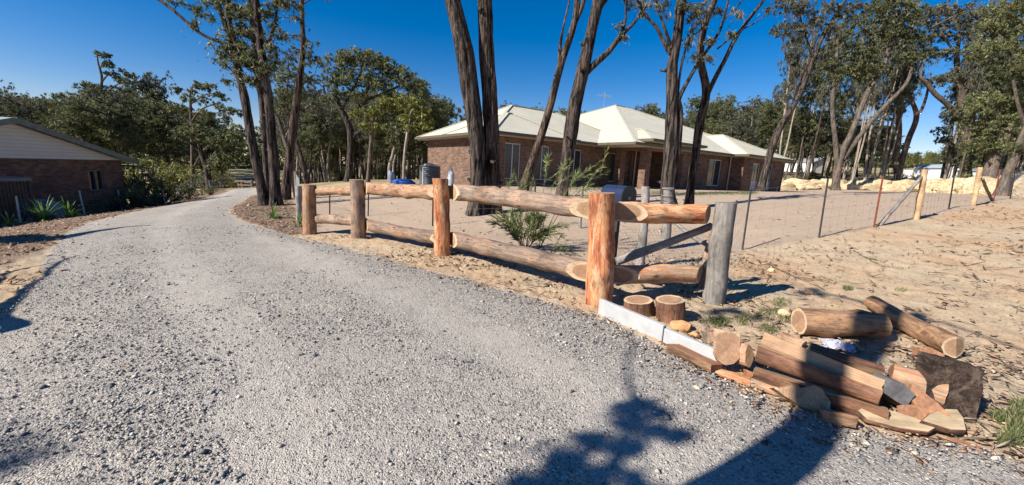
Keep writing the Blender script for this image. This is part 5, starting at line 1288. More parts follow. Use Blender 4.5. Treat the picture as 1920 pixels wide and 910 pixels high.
def proto_tree(seed, H, spread, stems=1, bark=None, leaf=None, low=.35, lean=.06, nl=56, clump=.95, L=.31, W=.068, nlimb=11):
    """a background gum standing at the origin, returned as (trunk mesh, crown mesh)"""
    rd = random.Random(seed); rg = np.random.default_rng(seed); wd = Wood(); tips = []
    for s in range(stems):
        an = rd.uniform(0, 2 * PI); ln = lean * (1 + stems * .6) * H; pts = []; r0 = H * .0125 * rd.uniform(.8, 1.2)
        k = 7; cx, cy = 0, 0
        for i in range(k + 1):
            t = i / k; pts.append(Vector((math.cos(an) * ln * t + rd.uniform(-.02, .02) * H * t, math.sin(an) * ln * t + rd.uniform(-.02, .02) * H * t, -.4 + (H * .93 + .4) * t)))
        rs = [r0 * (1.25 if i == 0 else 1) * (1 - .8 * i / k) for i in range(k + 1)]; q, r = smooth_path(pts, rs, 4); wd.tube(q, r, 8, .06, seed)
        tips.append((q[-1], r[-1]))
        for b in range(nlimb // stems + (stems > 1) * 2):
            t = low + (1 - low) * (b + rd.random()) / (nlimb / stems + (stems > 1) * 2) * .97; i = int(t * (len(q) - 1)); p0 = q[i]; ba = rd.uniform(0, 2 * PI)
            ll = spread * H * (1.15 - .75 * t) * rd.uniform(.55, 1.1); el = rd.uniform(.45, 1.1)
            e = p0 + Vector((math.cos(ba) * ll * math.cos(el), math.sin(ba) * ll * math.cos(el), ll * math.sin(el)))
            m_ = p0.lerp(e, .5) + Vector((rd.uniform(-.1, .1), rd.uniform(-.1, .1), rd.uniform(-.15, .05))) * ll
            q2, r2 = smooth_path([p0, m_, e], [r[i] * .55, r[i] * .4, r[i] * .22], 4); wd.tube(q2, r2, 5); tips.append((e, r[i] * .2))
            for _ in range(rd.randint(1, 3)):
                a = q2[rd.randint(4, 7)]; e2 = a + Vector((rd.gauss(0, 1), rd.gauss(0, 1), rd.uniform(.1, 1.3))).normalized() * ll * rd.uniform(.25, .5); wd.tube([a, a.lerp(e2, .5) + Vector((0, 0, -.05 * ll)), e2], [r[i] * .22, r[i] * .17, r[i] * .08], 4); tips.append((e2, .02))
    cent = []; rr = []
    for p, r in tips:
        for _ in range(rd.randint(4, 10)):
            cent.append([p.x + rd.gauss(0, .78) * clump * H / 14, p.y + rd.gauss(0, .78) * clump * H / 14, p.z + rd.gauss(0, .5) * clump * H / 14]); rr.append(clump * rd.uniform(.2, .6) * H / 14)
    V, F, T = leaf_cloud(np.array(cent), np.array(rr), nl, L, W, rg, flat=.7)
    tm = wd.mesh('trunk'); tm.materials.append(bark or M_IRON); cm = npmesh('crown', V, F, False, {'tint': T}); cm.materials.append(leaf or M_LEAF)
    return tm, cm, H
def plant_tree(pr, x, y, h, rz, label, group, zoff=0, name='gum_tree', sx=1.0):
    tm, cm, H = pr; s = h / H; r = thing(name, label, 'tree', (x, y, tz(x, y) + zoff), rz, group); r.scale = (s * sx, s * sx, s)
    for nm, me in (('trunk', tm), ('crown', cm)):
        o = bpy.data.objects.new(nm, me); COL.objects.link(o); o.parent = r
    return r
# ------------------------------------------------------------------ the trees one can tell apart
KT = key_tree
KT('tall dark trunk leaning left with a long bare limb reaching over the driveway', 14.4,
   [(496, 384, 19), (475, 277, 15), (460, 190, 14), (449, 145, 12), (437, 85, 10), (416, 30, 8), (402, -25, 6)],
   [[(447, 140, 10), (440, 80, 9), (431, 45, 8), (424, -10, 7)], [(440, 85, 7), (409, 78, 5), (374, 62, 5), (346, 38, 5), (315, 12, 5), (280, -12, 4)], [(374, 62, 2.5), (367, 35, 2), (372, 15, 1.5)], [(452, 155, 4), (432, 130, 2.5), (415, 120, 2)]],
   [(425, 92, 22, 22), (455, 90, 24, 26), (470, 122, 22, 24), (440, 115, 20, 16), (417, 152, 10, 6), (412, 118, 10, 10), (430, 12, 28, 14), (458, 30, 22, 16), (372, 18, 12, 8), (385, 30, 12, 8), (366, 45, 5, 5), (335, 5, 14, 6), (405, 5, 18, 10), (445, 60, 16, 14)], M_IRON, seed=201, rough=.12, dens=1.5)
KT('tall dark trunk rising straight in the middle of the clump at the driveway edge', 14.3,
   [(519, 386, 20), (511, 280, 17), (503, 185, 15), (489, 92, 13), (478, 0, 12), (472, -40, 11)],
   [[(496, 90, 8), (508, 68, 6), (516, 42, 5), (519, 0, 4)], [(500, 155, 5), (480, 140, 4), (470, 120, 3)]],
   [(508, 100, 16, 16), (513, 42, 10, 12), (500, 22, 16, 14), (540, 8, 22, 12), (475, 150, 14, 12), (500, 128, 18, 12), (555, 36, 8, 7), (480, 60, 14, 14), (525, 60, 10, 10)], M_IRON, seed=202, rough=.13, dens=1.5)
KT('dark trunk standing behind and between the two front trunks at the driveway edge', 17,
   [(504, 374, 13), (492, 200, 11), (484, 152, 10), (472, 50, 7), (466, -20, 6)], [[(476, 75, 6), (482, 30, 5), (474, -10, 5)], [(480, 130, 5), (500, 110, 4), (512, 90, 3)]],
   [(480, 60, 22, 16), (475, 20, 24, 14), (505, 140, 16, 12), (520, 8, 20, 10)], M_IRON, seed=203, leaf=M_LEAF)
KT('dark trunk curving right to a slim bare top, nearest the netting fence', 16.6,
   [(534, 377, 17), (545, 280, 14), (556, 190, 13), (568, 95, 9), (567, 40, 7), (566, -20, 6)], [[(568, 8, 3), (590, -2, 1.5), (625, 5, 1)], [(560, 172, 4), (575, 150, 3), (590, 140, 2)]],
   [(586, 84, 14, 7), (578, 108, 20, 14), (548, 66, 16, 9), (600, 118, 8, 10)], M_IRONR, seed=204)
KT('slender leaning double stem behind the netting fence', 22, [(576, 350, 8), (566, 300, 7), (548, 240, 6), (535, 190, 4)], [[(572, 330, 6), (557, 280, 5), (556, 220, 4)]],
   [(535, 175, 22, 16), (530, 145, 20, 18), (520, 200, 18, 14), (560, 140, 22, 16), (565, 175, 22, 12), (548, 205, 20, 12)], M_IRONR, seed=205, L=.15)
KT('crooked grey gum behind the netting fence with an open crown', 24, [(553, 352, 9), (545, 300, 8), (530, 250, 7), (520, 215, 5)], [[(530, 250, 5), (512, 225, 4), (508, 190, 3)], [(535, 260, 5), (560, 215, 4), (585, 195, 3)], [(522, 220, 4), (538, 170, 3), (540, 120, 3)]],
   [(510, 190, 16, 12), (590, 190, 16, 12), (545, 105, 16, 14), (525, 120, 14, 12), (590, 150, 14, 10), (600, 210, 14, 10)], M_GUM, seed=206, L=.16, leaf=M_LEAFG)
KT('great dark furrowed trunk leaning left in front of the brick house', 11.6, [(893, 398, 33), (897, 345, 29), (893, 260, 30), (884, 190, 30), (871, 97, 30), (848, 0, 26), (828, -60, 22)], [], [], M_IRON, seed=207, n=44, flare=.22, rough=.14)
KT('great straight brown furrowed trunk beside its leaning twin in front of the brick house', 11.9, [(922, 402, 34), (924, 345, 30), (921, 260, 28), (919, 190, 28), (912, 97, 26), (909, 0, 25), (907, -60, 23)], [[(918, 300, 6, -.1), (925, 305, 5, -.55), (930, 300, 4, -.7)]], [], M_IRONR, seed=208, n=44, flare=.16, rough=.14)
KT('slim trunk leaning right across the cream roof between two windows', 15.6, [(979, 365, 19), (990, 328, 16), (1009, 272, 15), (1030, 205, 14), (1052, 121, 13), (1078, 38, 11), (1083, -30, 9)],
   [[(1073, 52, 8), (1088, 22, 8), (1100, -20, 7)], [(1048, 118, 6), (1051, 80, 5.5), (1057, 48, 3.5), (1068, 0, 3), (1072, -20, 2)]], [], M_IRONR, seed=209, n=28, rough=.09)
KT('dark trunk with a long bare side limb rising right over the cream roof', 15.3, [(1053, 368, 22), (1060, 320, 22), (1070, 250, 25), (1077, 205, 25), (1092, 135, 22), (1109, 60, 19), (1121, 5, 20), (1128, -40, 16)],
   [[(1098, 138, 12), (1118, 118, 11), (1141, 97, 10), (1166, 65, 9), (1190, 42, 5), (1216, 5, 4)], [(1162, 68, 7), (1171, 45, 5), (1174, 20, 4), (1175, -20, 4)], [(1124, 15, 10), (1140, -8, 8), (1155, -40, 7)]],
   [(1162, 50, 5, 9), (1197, 10, 12, 9), (1178, 5, 9, 9), (1203, 30, 6, 6), (1171, 72, 3, 3)], M_IRON, seed=210, n=30, leaf=M_LEAFG, L=.16, W=.03)
KT('thick dark trunk with a split second stem standing behind the grey gate post', 12.8, [(1254, 392, 27), (1252, 350, 26), (1258, 280, 25), (1261, 205, 22), (1260, 132, 18), (1268, 79, 16), (1278, 0, 15), (1283, -40, 14)],
   [[(1262, 345, 14), (1270, 280, 15), (1274, 215, 13), (1272, 190, 9)], [(1271, 198, 9), (1278, 175, 7), (1308, 121, 6, .3), (1345, 66, 5, .5), (1357, 35, 4, .5), (1368, -10, 3, .5)], [(1270, 190, 5), (1275, 140, 4), (1286, 90, 4), (1298, 60, 3)], [(1256, 100, 8), (1243, 75, 7), (1231, 52, 6), (1207, 24, 4), (1190, -10, 4)], [(1259, 90, 7), (1247, 55, 5), (1239, 32, 4), (1222, -10, 4)], [(1353, 42, 3, .5), (1380, 15, 2.5, .5), (1400, -10, 2, .5)]],
   [(1240, 22, 13, 16), (1207, 14, 12, 12), (1228, 8, 16, 9), (1305, 28, 22, 22), (1300, 60, 16, 16), (1325, 10, 16, 12), (1330, 72, 10, 10), (1326, 108, 8, 12), (1290, 84, 8, 7), (1382, 27, 8, 7), (1371, 66, 7, 6), (1304, 110, 5, 5), (1285, 10, 16, 12)], M_IRON, seed=211, n=34, leaf=M_LEAFG, L=.17, W=.032, rough=.14)
KT('curving brown trunk forking into a long slanting limb right of the grey gate post', 13.6, [(1291, 392, 15), (1298, 330, 14), (1305, 285, 14), (1312, 232, 15), (1324, 172, 14), (1313, 105, 12), (1322, 45, 12), (1342, -5, 10), (1352, -40, 9)],
   [[(1326, 178, 9), (1342, 145, 8), (1360, 111, 7.5), (1376, 78, 7), (1394, 50, 6), (1436, -5, 5)], [(1345, 92, 3), (1385, 60, 3), (1420, 40, 2), (1462, 5, 1.5)]],
   [(1348, 18, 10, 8), (1470, -8, 22, 8), (1315, 30, 10, 14)], M_IRONR, seed=212, n=26, leaf=M_LEAFG, L=.16, W=.03)
KT('slender dark trunk leaning right beyond the corner of the brick house', 27, [(1425, 362, 13), (1443, 291, 12), (1460, 245, 11.5), (1491, 192, 10), (1520, 123, 8), (1546, 63, 6), (1584, 2, 5), (1600, -30, 4)],
   [[(1487, 198, 5), (1491, 150, 4), (1472, 100, 3), (1469, 74, 2)], [(1492, 186, 4), (1503, 140, 3), (1520, 115, 2)], [(1525, 112, 4), (1508, 60, 3), (1500, 30, 2)]],
   [(1474, 52, 20, 10), (1500, 60, 17, 12), (1458, 62, 9, 8), (1548, 96, 20, 12), (1526, 36, 18, 12), (1560, 55, 18, 14), (1496, 88, 12, 14), (1536, 112, 13, 10), (1590, 18, 22, 12), (1472, 12, 24, 10), (1505, 15, 18, 10), (1560, 18, 16, 10), (1476, 180, 6, 6)], M_IRON, seed=213, L=.2, W=.05, leaf=M_LEAFG, dens=.8)
KT('forked gum with a blackened foot standing at the sandstone row', 39, [(1566, 358, 13), (1570, 320, 13), (1580, 285, 11), (1596, 250, 9), (1626, 177, 8), (1654, 131, 7), (1669, 86, 6), (1698, 24, 4)],
   [[(1570, 310, 9), (1566, 260, 8), (1562, 228, 7), (1561, 186, 7), (1567, 128, 6), (1570, 74, 4)], [(1580, 300, 8), (1611, 257, 8), (1651, 208, 7.5), (1697, 160, 6), (1712, 120, 4), (1728, 66, 3), (1794, 28, 2)], [(1566, 128, 3), (1556, 105, 2)], [(1626, 177, 4), (1632, 120, 3), (1626, 60, 3), (1620, 10, 2)], [(1660, 115, 4), (1688, 60, 3), (1700, 10, 2)]],
   [(1600, 108, 24, 20), (1630, 95, 22, 16), (1620, 132, 22, 14), (1592, 130, 16, 14), (1660, 62, 26, 18), (1702, 32, 28, 20), (1655, 20, 32, 16), (1610, 42, 26, 20), (1562, 140, 16, 14), (1710, 72, 18, 16), (1740, 102, 12, 10), (1702, 108, 16, 12), (1550, 118, 14, 12), (1670, 5, 30, 10), (1580, 75, 18, 14), (1640, 130, 14, 12)], M_GUM, seed=214, L=.24, W=.075, dens=.75)
KT('pair of slim stems crossing against the gap of sky', 46, [(1683, 336, 11), (1680, 295, 10), (1685, 250, 9.5), (1686, 206, 8), (1697, 171, 7), (1707, 128, 5), (1712, 90, 3)], [[(1684, 330, 9), (1692, 300, 9), (1703, 262, 9), (1718, 220, 8), (1708, 186, 6), (1700, 165, 4)], [(1719, 216, 6), (1728, 206, 5), (1738, 177, 4), (1742, 150, 2)], [(1708, 170, 4), (1722, 152, 4), (1732, 140, 3)]],
   [(1705, 118, 16, 12), (1690, 140, 12, 10), (1716, 95, 14, 12), (1680, 160, 10, 8)], M_GUM, seed=215, L=.26, W=.08, dens=.6)
KT('grey gum with a thick limb curving left over the garden shed', 44, [(1812, 340, 15), (1811, 300, 14), (1811, 251, 13), (1803, 186, 11), (1794, 110, 7), (1800, 60, 4), (1790, 10, 3)], [[(1808, 235, 9), (1797, 220, 9), (1775, 195, 8.5), (1754, 177, 8), (1737, 155, 6), (1726, 140, 4), (1742, 95, 3)], [(1802, 190, 5), (1820, 150, 4), (1838, 120, 3)], [(1796, 105, 4), (1770, 70, 3), (1758, 40, 2)]],
   [(1770, 46, 26, 14), (1802, 62, 26, 16), (1745, 26, 22, 12), (1785, 18, 26, 12), (1830, 30, 24, 16), (1790, 142, 18, 12), (1765, 150, 14, 10), (1765, 246, 12, 6), (1770, 262, 12, 6), (1790, 210, 16, 9), (1830, 110, 18, 12), (1745, 70, 12, 9), (1775, 100, 14, 8)], M_GUM, seed=216, L=.27, W=.08, leaf=M_LEAFG, dens=.7)
KT('heavy leaning gum with dense dark green crown at the right edge', 34, [(1858, 318, 20), (1868, 290, 19), (1884, 255, 17), (1905, 215, 15), (1925, 190, 12)], [[(1862, 300, 9), (1880, 270, 7), (1893, 240, 5)], [(1905, 215, 9), (1908, 166, 9), (1903, 114, 7), (1887, 71, 6), (1893, 30, 4), (1905, -10, 3)], [(1888, 71, 4), (1870, 58, 3), (1850, 50, 2)], [(1860, 225, 5), (1868, 195, 5), (1880, 170, 4)]],
   [(1862, 190, 32, 18), (1900, 172, 28, 22), (1852, 232, 34, 18), (1900, 240, 30, 26), (1830, 204, 20, 14), (1882, 132, 28, 18), (1915, 100, 20, 22), (1852, 92, 24, 14), (1900, 50, 26, 20), (1862, 50, 18, 12), (1842, 272, 26, 12), (1880, 20, 26, 12), (1912, 200, 20, 20), (1935, 150, 24, 30), (1930, 260, 20, 25)], M_GUM, seed=217, L=.25, W=.075, dens=.9)
KT('slanting gum rising towards the upper right corner', 30, [(1888, 330, 14), (1905, 290, 13), (1925, 240, 12), (1945, 170, 10), (1950, 90, 8)], [[(1925, 240, 7), (1910, 200, 5), (1900, 150, 4)]], [(1945, 60, 30, 26), (1915, 12, 26, 14), (1950, 120, 24, 20), (1900, 280, 16, 10)], M_GUM, seed=218, L=.24, W=.07, dens=.7)
KT('broad domed gum with twisting dark limbs, tallest left of the brick house', 34, [(653, 340, 13), (656, 300, 12), (657, 251, 11), (648, 222, 10), (634, 194, 8), (630, 160, 6), (640, 130, 4)],
   [[(652, 230, 7), (675, 200, 6), (690, 165, 5), (700, 130, 3)], [(634, 194, 6), (612, 180, 5), (606, 160, 3)], [(640, 205, 6), (655, 180, 5), (675, 140, 4), (680, 115, 3)], [(680, 190, 5), (720, 175, 4), (755, 160, 4), (785, 165, 3)], [(657, 262, 6), (690, 235, 5), (720, 215, 4)]],
   [(640, 116, 24, 14), (668, 106, 26, 13), (700, 112, 24, 14), (724, 124, 20, 15), (738, 142, 16, 12), (624, 148, 16, 18), (654, 148, 20, 16), (690, 148, 24, 18), (764, 150, 20, 15), (790, 168, 15, 15), (774, 188, 18, 12), (734, 180, 18, 13), (632, 176, 16, 10), (712, 160, 20, 12), (676, 182, 18, 12), (750, 130, 14, 9), (610, 185, 10, 8), (798, 182, 10, 12)], M_IRON, seed=219, L=.20, W=.06, dens=1.1)
KT('yellowish gum with bright tufts in front of the domed gum', 31, [(690, 340, 8), (694, 290, 7), (698, 240, 6), (702, 205, 4)], [[(697, 245, 4), (680, 232, 3), (672, 222, 2)], [(700, 215, 4), (722, 200, 3), (740, 190, 2)]],
   [(700, 214, 16, 11), (720, 196, 18, 11), (684, 234, 14, 9), (745, 200, 15, 10), (668, 215, 12, 8), (712, 240, 14, 8)], M_GUM, seed=220, L=.22, W=.075, leaf=M_LEAFY)
KT('young gum with yellow green crown next to the left end of the cream roof', 29, [(757, 342, 6), (758, 300, 6), (764, 250, 5), (772, 205, 4)], [[(764, 250, 3), (778, 228, 2.5), (790, 215, 2)], [(770, 215, 3), (760, 190, 2), (752, 180, 1.5)]],
   [(772, 196, 18, 13), (790, 214, 16, 12), (762, 222, 15, 10), (752, 186, 13, 9), (800, 232, 12, 12), (780, 242, 16, 9)], M_PALE, seed=221, L=.22, W=.075, leaf=M_LEAFY)
KT('pale smooth gum with two white stems beyond the blue tarpaulin', 30, [(731, 345, 7), (730, 315, 6), (736, 290, 5), (742, 265, 4), (745, 235, 3)], [[(737, 340, 5), (738, 310, 4), (742, 290, 3)]], [(745, 240, 14, 10), (735, 262, 12, 8)], M_PALE, seed=222, L=.22, W=.07)
KT('tall slim gum with layered wind swept tufts left of the driveway', 38, [(362, 352, 7), (361, 300, 6), (359, 232, 5), (357, 175, 3.5), (364, 160, 2)], [[(358, 232, 4), (345, 215, 3), (330, 203, 2)], [(360, 228, 4), (378, 205, 3), (405, 195, 2)], [(358, 195, 3), (385, 178, 2), (402, 176, 1.5)], [(361, 320, 4), (380, 285, 4), (400, 268, 3), (415, 262, 2)], [(358, 212, 3), (398, 212, 2.5), (430, 212, 2)]],
   [(372, 160, 10, 6), (390, 162, 12, 6), (404, 176, 12, 5), (418, 184, 8, 4), (348, 184, 11, 6), (332, 168, 10, 5), (410, 200, 13, 6), (328, 204, 13, 7), (432, 208, 12, 5), (380, 188, 13, 6), (360, 172, 8, 5), (445, 214, 9, 4), (392, 214, 12, 6), (350, 206, 9, 6)], M_GUM, seed=223, L=.26, W=.085, dens=.9, sub=.5)
KT('tallest feathery gum on the left skyline above the bungalow', 55, [(181, 330, 7), (181, 260, 6.5), (182, 193, 5.5), (191, 151, 4), (184, 118, 2.5), (182, 102, 2)], [[(190, 155, 3), (203, 140, 2), (214, 138, 2)], [(184, 200, 3), (210, 165, 2.5), (240, 155, 2), (268, 168, 1.5)], [(186, 170, 3), (172, 160, 2)]],
   [(182, 100, 5, 3.5), (198, 104, 9, 4), (203, 120, 10, 6), (209, 139, 12, 6), (224, 149, 10, 6), (226, 130, 5, 3), (241, 142, 9, 5), (176, 166, 16, 9), (198, 172, 18, 12), (250, 155, 14, 7), (263, 164, 12, 8), (278, 172, 12, 6), (292, 178, 12, 7), (300, 190, 10, 6), (238, 168, 14, 8), (216, 182, 16, 10)], M_GUM, seed=224, L=.34, W=.11, dens=1.1, sub=.45)
KT('dark heavy gum with bent limbs beside the far driveway', 33, [(392, 352, 10), (388, 320, 9), (378, 290, 8), (372, 262, 5)], [[(390, 330, 7), (400, 295, 6), (410, 280, 4)], [(384, 305, 5), (410, 290, 4), (430, 285, 2)], [(376, 285, 4), (352, 265, 4), (335, 258, 3)]],
   [(400, 262, 22, 14), (425, 272, 18, 12), (376, 250, 20, 14), (420, 300, 16, 12), (350, 250, 18, 12), (405, 315, 16, 14), (440, 250, 16, 14)], M_IRON, seed=225, L=.22, W=.075)
# ------------------------------------------------------------------ the wood behind: prototypes, copied
PR = [proto_tree(1, 14, .20, 1, M_GUM, M_LEAF, .42, .05), proto_tree(2, 14, .26, 1, M_IRON, M_LEAF, .36, .08, clump=1.1), proto_tree(3, 15, .18, 2, M_GUM, M_LEAFG, .45, .05), proto_tree(4, 13, .28, 1, M_IRONR, M_LEAF, .30, .10, nlimb=14),
      proto_tree(5, 15, .16, 3, M_PALE, M_LEAFG, .50, .05), proto_tree(6, 12, .24, 1, M_GUM, M_LEAFY, .30, .05), proto_tree(7, 14, .22, 2, M_IRON, M_LEAF, .34, .06, nlimb=14, clump=1.0), proto_tree(8, 10, .12, 1, M_IRONR, M_LEAFG, .55, .04, nlimb=6, clump=.7)]
def scrub_proto(seed, H, leaf, n=26, L=.13, W=.04, nl=60):
    rg = np.random.default_rng(seed); rd = random.Random(seed); wd = Wood(); cent = []; rr = []
    for i in range(n):
        a = rd.uniform(0, 2 * PI); r = H * .42 * math.sqrt(rd.random()); z = H * rd.uniform(.2, .95) * (1 - .4 * (r / (H * .42)) ** 2); e = Vector((r * math.cos(a), r * math.sin(a), z)); wd.tube([Vector((0, 0, -.1)), e * .5 + Vector((0, 0, -.05)), e], [.02 * H, .012 * H, .005 * H], 4); cent.append(tuple(e)); rr.append(H * rd.uniform(.12, .22))
    V, F, T = leaf_cloud(np.array(cent), np.array(rr), nl, L, W, rg, droop=-.2, flat=.9); tm = wd.mesh('stem'); tm.materials.append(M_IRONR); cm = npmesh('foliage', V, F, False, {'tint': T}); cm.materials.append(leaf); return tm, cm, H
SP = [scrub_proto(31, 2, M_LEAF), scrub_proto(32, 2, M_LEAFY), scrub_proto(33, 2, M_LEAFG), scrub_proto(34, 2, M_LEAFY, 18)]
SKY = [(-80, 145), (0, 158), (40, 166), (100, 180), (140, 176), (170, 158), (230, 156), (300, 172), (330, 190), (360, 192), (440, 212), (480, 195), (600, 176), (700, 165), (800, 172), (835, 186), (870, 206), (940, 182), (1000, 180), (1060, 206), (1120, 208), (1170, 192), (1215, 174), (1250, 200), (1320, 162), (1400, 172), (1440, 182), (1480, 192), (1560, 206), (1600, 202), (1655, 210), (1676, 287), (1742, 283), (1770, 245), (1830, 205), (1900, 180), (2000, 150)]
def sky(px): return float(np.interp(px, [a for a, b in SKY], [b for a, b in SKY]))
rd = random.Random(99)
ZONES = [(-60, 330, 42, 95, 50, 'gums crowding the skyline behind the bungalow', 'slender olive gum among the crowded trees behind the left bungalow', (0, 1, 3, 3, 6, 5, 1)),
         (330, 418, 62, 110, 16, 'gums on the slope beyond the driveway', 'dark gum on the bushy slope beyond the end of the driveway', (0, 1, 3, 6, 6)),
         (540, 830, 36, 80, 84, 'thin gums of the dense wood left of the brick house', 'thin dark trunked gum in the dense wood between the driveway and the brick house', (0, 1, 2, 6, 7, 7, 4, 7, 3)),
         (830, 1330, 60, 95, 34, 'gums showing above the cream roof', 'round topped gum showing above the cream roof of the brick house', (0, 1, 3, 6, 2)),
         (1330, 1680, 50, 95, 46, 'gums behind the sandstone row', 'grey stemmed gum in the open wood behind the sandstone row', (0, 2, 2, 4, 1, 7, 3)),
         (1680, 1760, 80, 110, 9, 'low trees in the gap of sky', 'low distant tree in the gap of sky above the garden shed', (3, 6, 5)),
         (10, 330, 46, 70, 9, 'taller airy gums standing out on the left skyline', 'tall airy gum standing out above the crowded trees behind the bungalow', (2, 4, 0), (118, 172)),
         (500, 840, 40, 60, 7, 'airy gums rising over the dense wood', 'airy gum rising over the dense wood between the driveway and the brick house', (2, 0, 4), (120, 185)),
         (1440, 1665, 44, 64, 13, 'tall open crowned gums rising above the frame at right', 'tall open crowned gum rising above the sandstone row, its foot far behind the boulders', (2, 4, 0, 7, 4), (-60, 120)),
         (1755, 2000, 40, 66, 20, 'tall gums towering over the right corner', 'tall grey gum towering over the right corner of the sandy yard', (2, 4, 0, 7, 2), (-60, 90)),
         (1760, 2040, 42, 90, 34, 'gums behind the right edge', 'tangled gum among the trees behind the right end of the sandstone row', (2, 4, 1, 3, 7, 6))]
for x0, x1, y0, y1, n, grp, lab, kinds, *tp_ in ZONES:
    for i in range(n):
        px = x0 + (x1 - x0) * (i + rd.random()) / n; Y_ = y0 + (y1 - y0) * rd.random() ** 1.3; g = GY(px, Y_)
        top = sky(px) + rd.choice((0, 4, 10, 22, 40, 60)) * rd.random() + (0 if Y_ > (y0 + y1) / 2 else 14 * rd.random()); top = rd.uniform(*tp_[0]) if tp_ else top; hz = P(px, top, Y_).z - g.z; hz = min(max(hz, 4.5), 30)
        pr = PR[rd.choice(kinds)]; w_ = min(1.35, 12 / hz) if hz > 10 else 1.1
        plant_tree(pr, g.x, g.y, hz * .97, rd.uniform(0, 6.28), lab, grp, sx=w_ * rd.uniform(.85, 1.1) * (.75 if tp_ else 1))
def scrub(px, Y_, h, k, lab, grp, sx=1.0, name='shrub'):
    tm, cm, H = SP[k]; g = GY(px, Y_); r = thing(name, lab, 'shrub', g, rd.uniform(0, 6), grp); s = h / H; r.scale = (s * sx, s * sx, s)
    for nm, me in (('stem', tm), ('foliage', cm)):
        o = bpy.data.objects.new(nm, me); COL.objects.link(o); o.parent = r
for i in range(46):
    px = rd.uniform(540, 830); scrub(px, rd.uniform(38, 70), rd.uniform(.8, 2.2), rd.choice((0, 0, 2)), 'low dark scrub on the floor of the dense wood left of the brick house', 'scrub on the floor of the wood', 1.3)
for i in range(46):
    px = rd.uniform(300, 412); Y_ = rd.uniform(34, 75); scrub(px, Y_, rd.uniform(.8, 3.0), rd.choice((0, 1, 1, 2)), 'bushy olive shrub on the slope left of the far driveway', 'shrubs on the slope left of the far driveway', 1.3) if px < 415 or Y_ > 60 else None
for i in range(60):
    px = rd.uniform(1430, 1960); Y_ = float(wall_Y(px)) + rd.uniform(3, 20); scrub(px, Y_, rd.uniform(.5, 1.3) if px < 1700 else rd.uniform(.4, .8), rd.choice((0, 2, 2)), 'low olive shrub growing just behind the sandstone row', 'low shrubs behind the sandstone row', 1.6)
for px, Y_, h, k, sx, lab in ((243, 19.5, 2.9, 0, .9, 'dark tall shrub right beside the corner of the bungalow'), (262, 20.5, 3.0, 1, 1.1, 'yellow flowering bush behind the left wire fence'), (292, 21, 2.7, 3, 1.2, 'feathery yellow green bush next to the yellow flowering one'), (318, 23, 2.0, 2, 1.1, 'grey green shrub at the right end of the left garden'), (235, 17.2, 1.3, 0, 1.1, 'low dark shrub in the shade of the bungalow corner'), (270, 18.6, .9, 0, 1.3, 'dark ground hugging shrub in the shade behind the fence'), (200, 16.6, .9, 0, 1.4, 'low dark plant against the bungalow wall'), (388, 27, .8, 1, 1.2, 'bright green clump by the fence near the far driveway'), (345, 24, .9, 0, 1.4, 'dark green clump along the left fence'), (1806, 36, 2.1, 1, 1.3, 'rounded light green bush behind the second pine post')):
    scrub(px, Y_, h, k, lab, None, sx)
# far off wood that reads as one mass
rg = np.random.default_rng(12); C = []; R = []
for px in np.arange(-260, 2200, 3.2):
    Y_ = rg.uniform(112, 128); g = GY(px, Y_); tp = P(px, sky(px) + 44 + rg.uniform(-6, 22), Y_).z
    if px > 1668 and px < 1748: tp = P(px, 292, Y_).z
    for z in np.arange(g.z - 1, tp, 1.6): C.append((g.x + rg.normal() * .8, g.y + rg.normal() * 2.5, z)); R.append(rg.uniform(1.2, 2.0))
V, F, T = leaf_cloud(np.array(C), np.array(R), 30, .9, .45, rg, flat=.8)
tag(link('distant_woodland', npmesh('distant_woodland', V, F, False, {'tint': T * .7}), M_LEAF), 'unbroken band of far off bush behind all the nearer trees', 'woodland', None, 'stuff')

# ------------------------------------------------------------------ strap leaved plants
def strap(px, Y_, h, lab, seed, n=34, g=None, mat=None):
    rd = random.Random(seed); g = g or GY(px, Y_); V = []; F = []; T = []
    for i in range(n):
        a = rd.uniform(0, 2 * PI); el = rd.uniform(.35, 1.45); L = h * rd.uniform(.7, 1.1); w_ = h * .07; p = Vector((0, 0, 0)); d = Vector((math.cos(a) * math.cos(el), math.sin(a) * math.cos(el), math.sin(el))); s = Vector((-math.sin(a), math.cos(a), 0)); b = len(V); k = 6; tt = rd.random()
        for j in range(k + 1):
            t = j / k; ww = w_ * (1 - t) ** .6 * (.6 + .8 * t * (1 - t)) + .001; V += [p - s * ww / 2, p + s * ww / 2 + Vector((0, 0, .0))]; T += [tt, tt]; p = p + d * L / k; d = (d + Vector((0, 0, -.16))).normalized()
        F += [(b + 2 * j, b + 2 * j + 1, b + 2 * j + 3, b + 2 * j + 2) for j in range(k)]
    me = npmesh('strap_plant', np.array([tuple(v) for v in V]), np.array(F), False, {'tint': np.array(T)}); o = link('strap_plant', me, mat or M_STRAP); o.location = g; return tag(o, lab, 'plant')
strap(84, 0, .85, 'spiky green strap leaved plant beside the first pale steel post', 1, 46, G(84, 414)); strap(128, 0, .72, 'smaller spiky green plant right of the large one in the left mulch', 2, 40, G(130, 408)); strap(18, 0, .5, 'small yellowish spiky plant at the left edge', 3, 26, G(18, 424))
strap(513, 0, .5, 'small bright spiky plant in the mulch in front of the dark trunks', 4, 34, G(513, 410)); strap(560, 0, .46, 'small spiky plant at the foot of the grey corner post', 5, 30, G(562, 424)); strap(372, 27, .6, 'green spiky plant against the left fence near the bend', 6, 30)
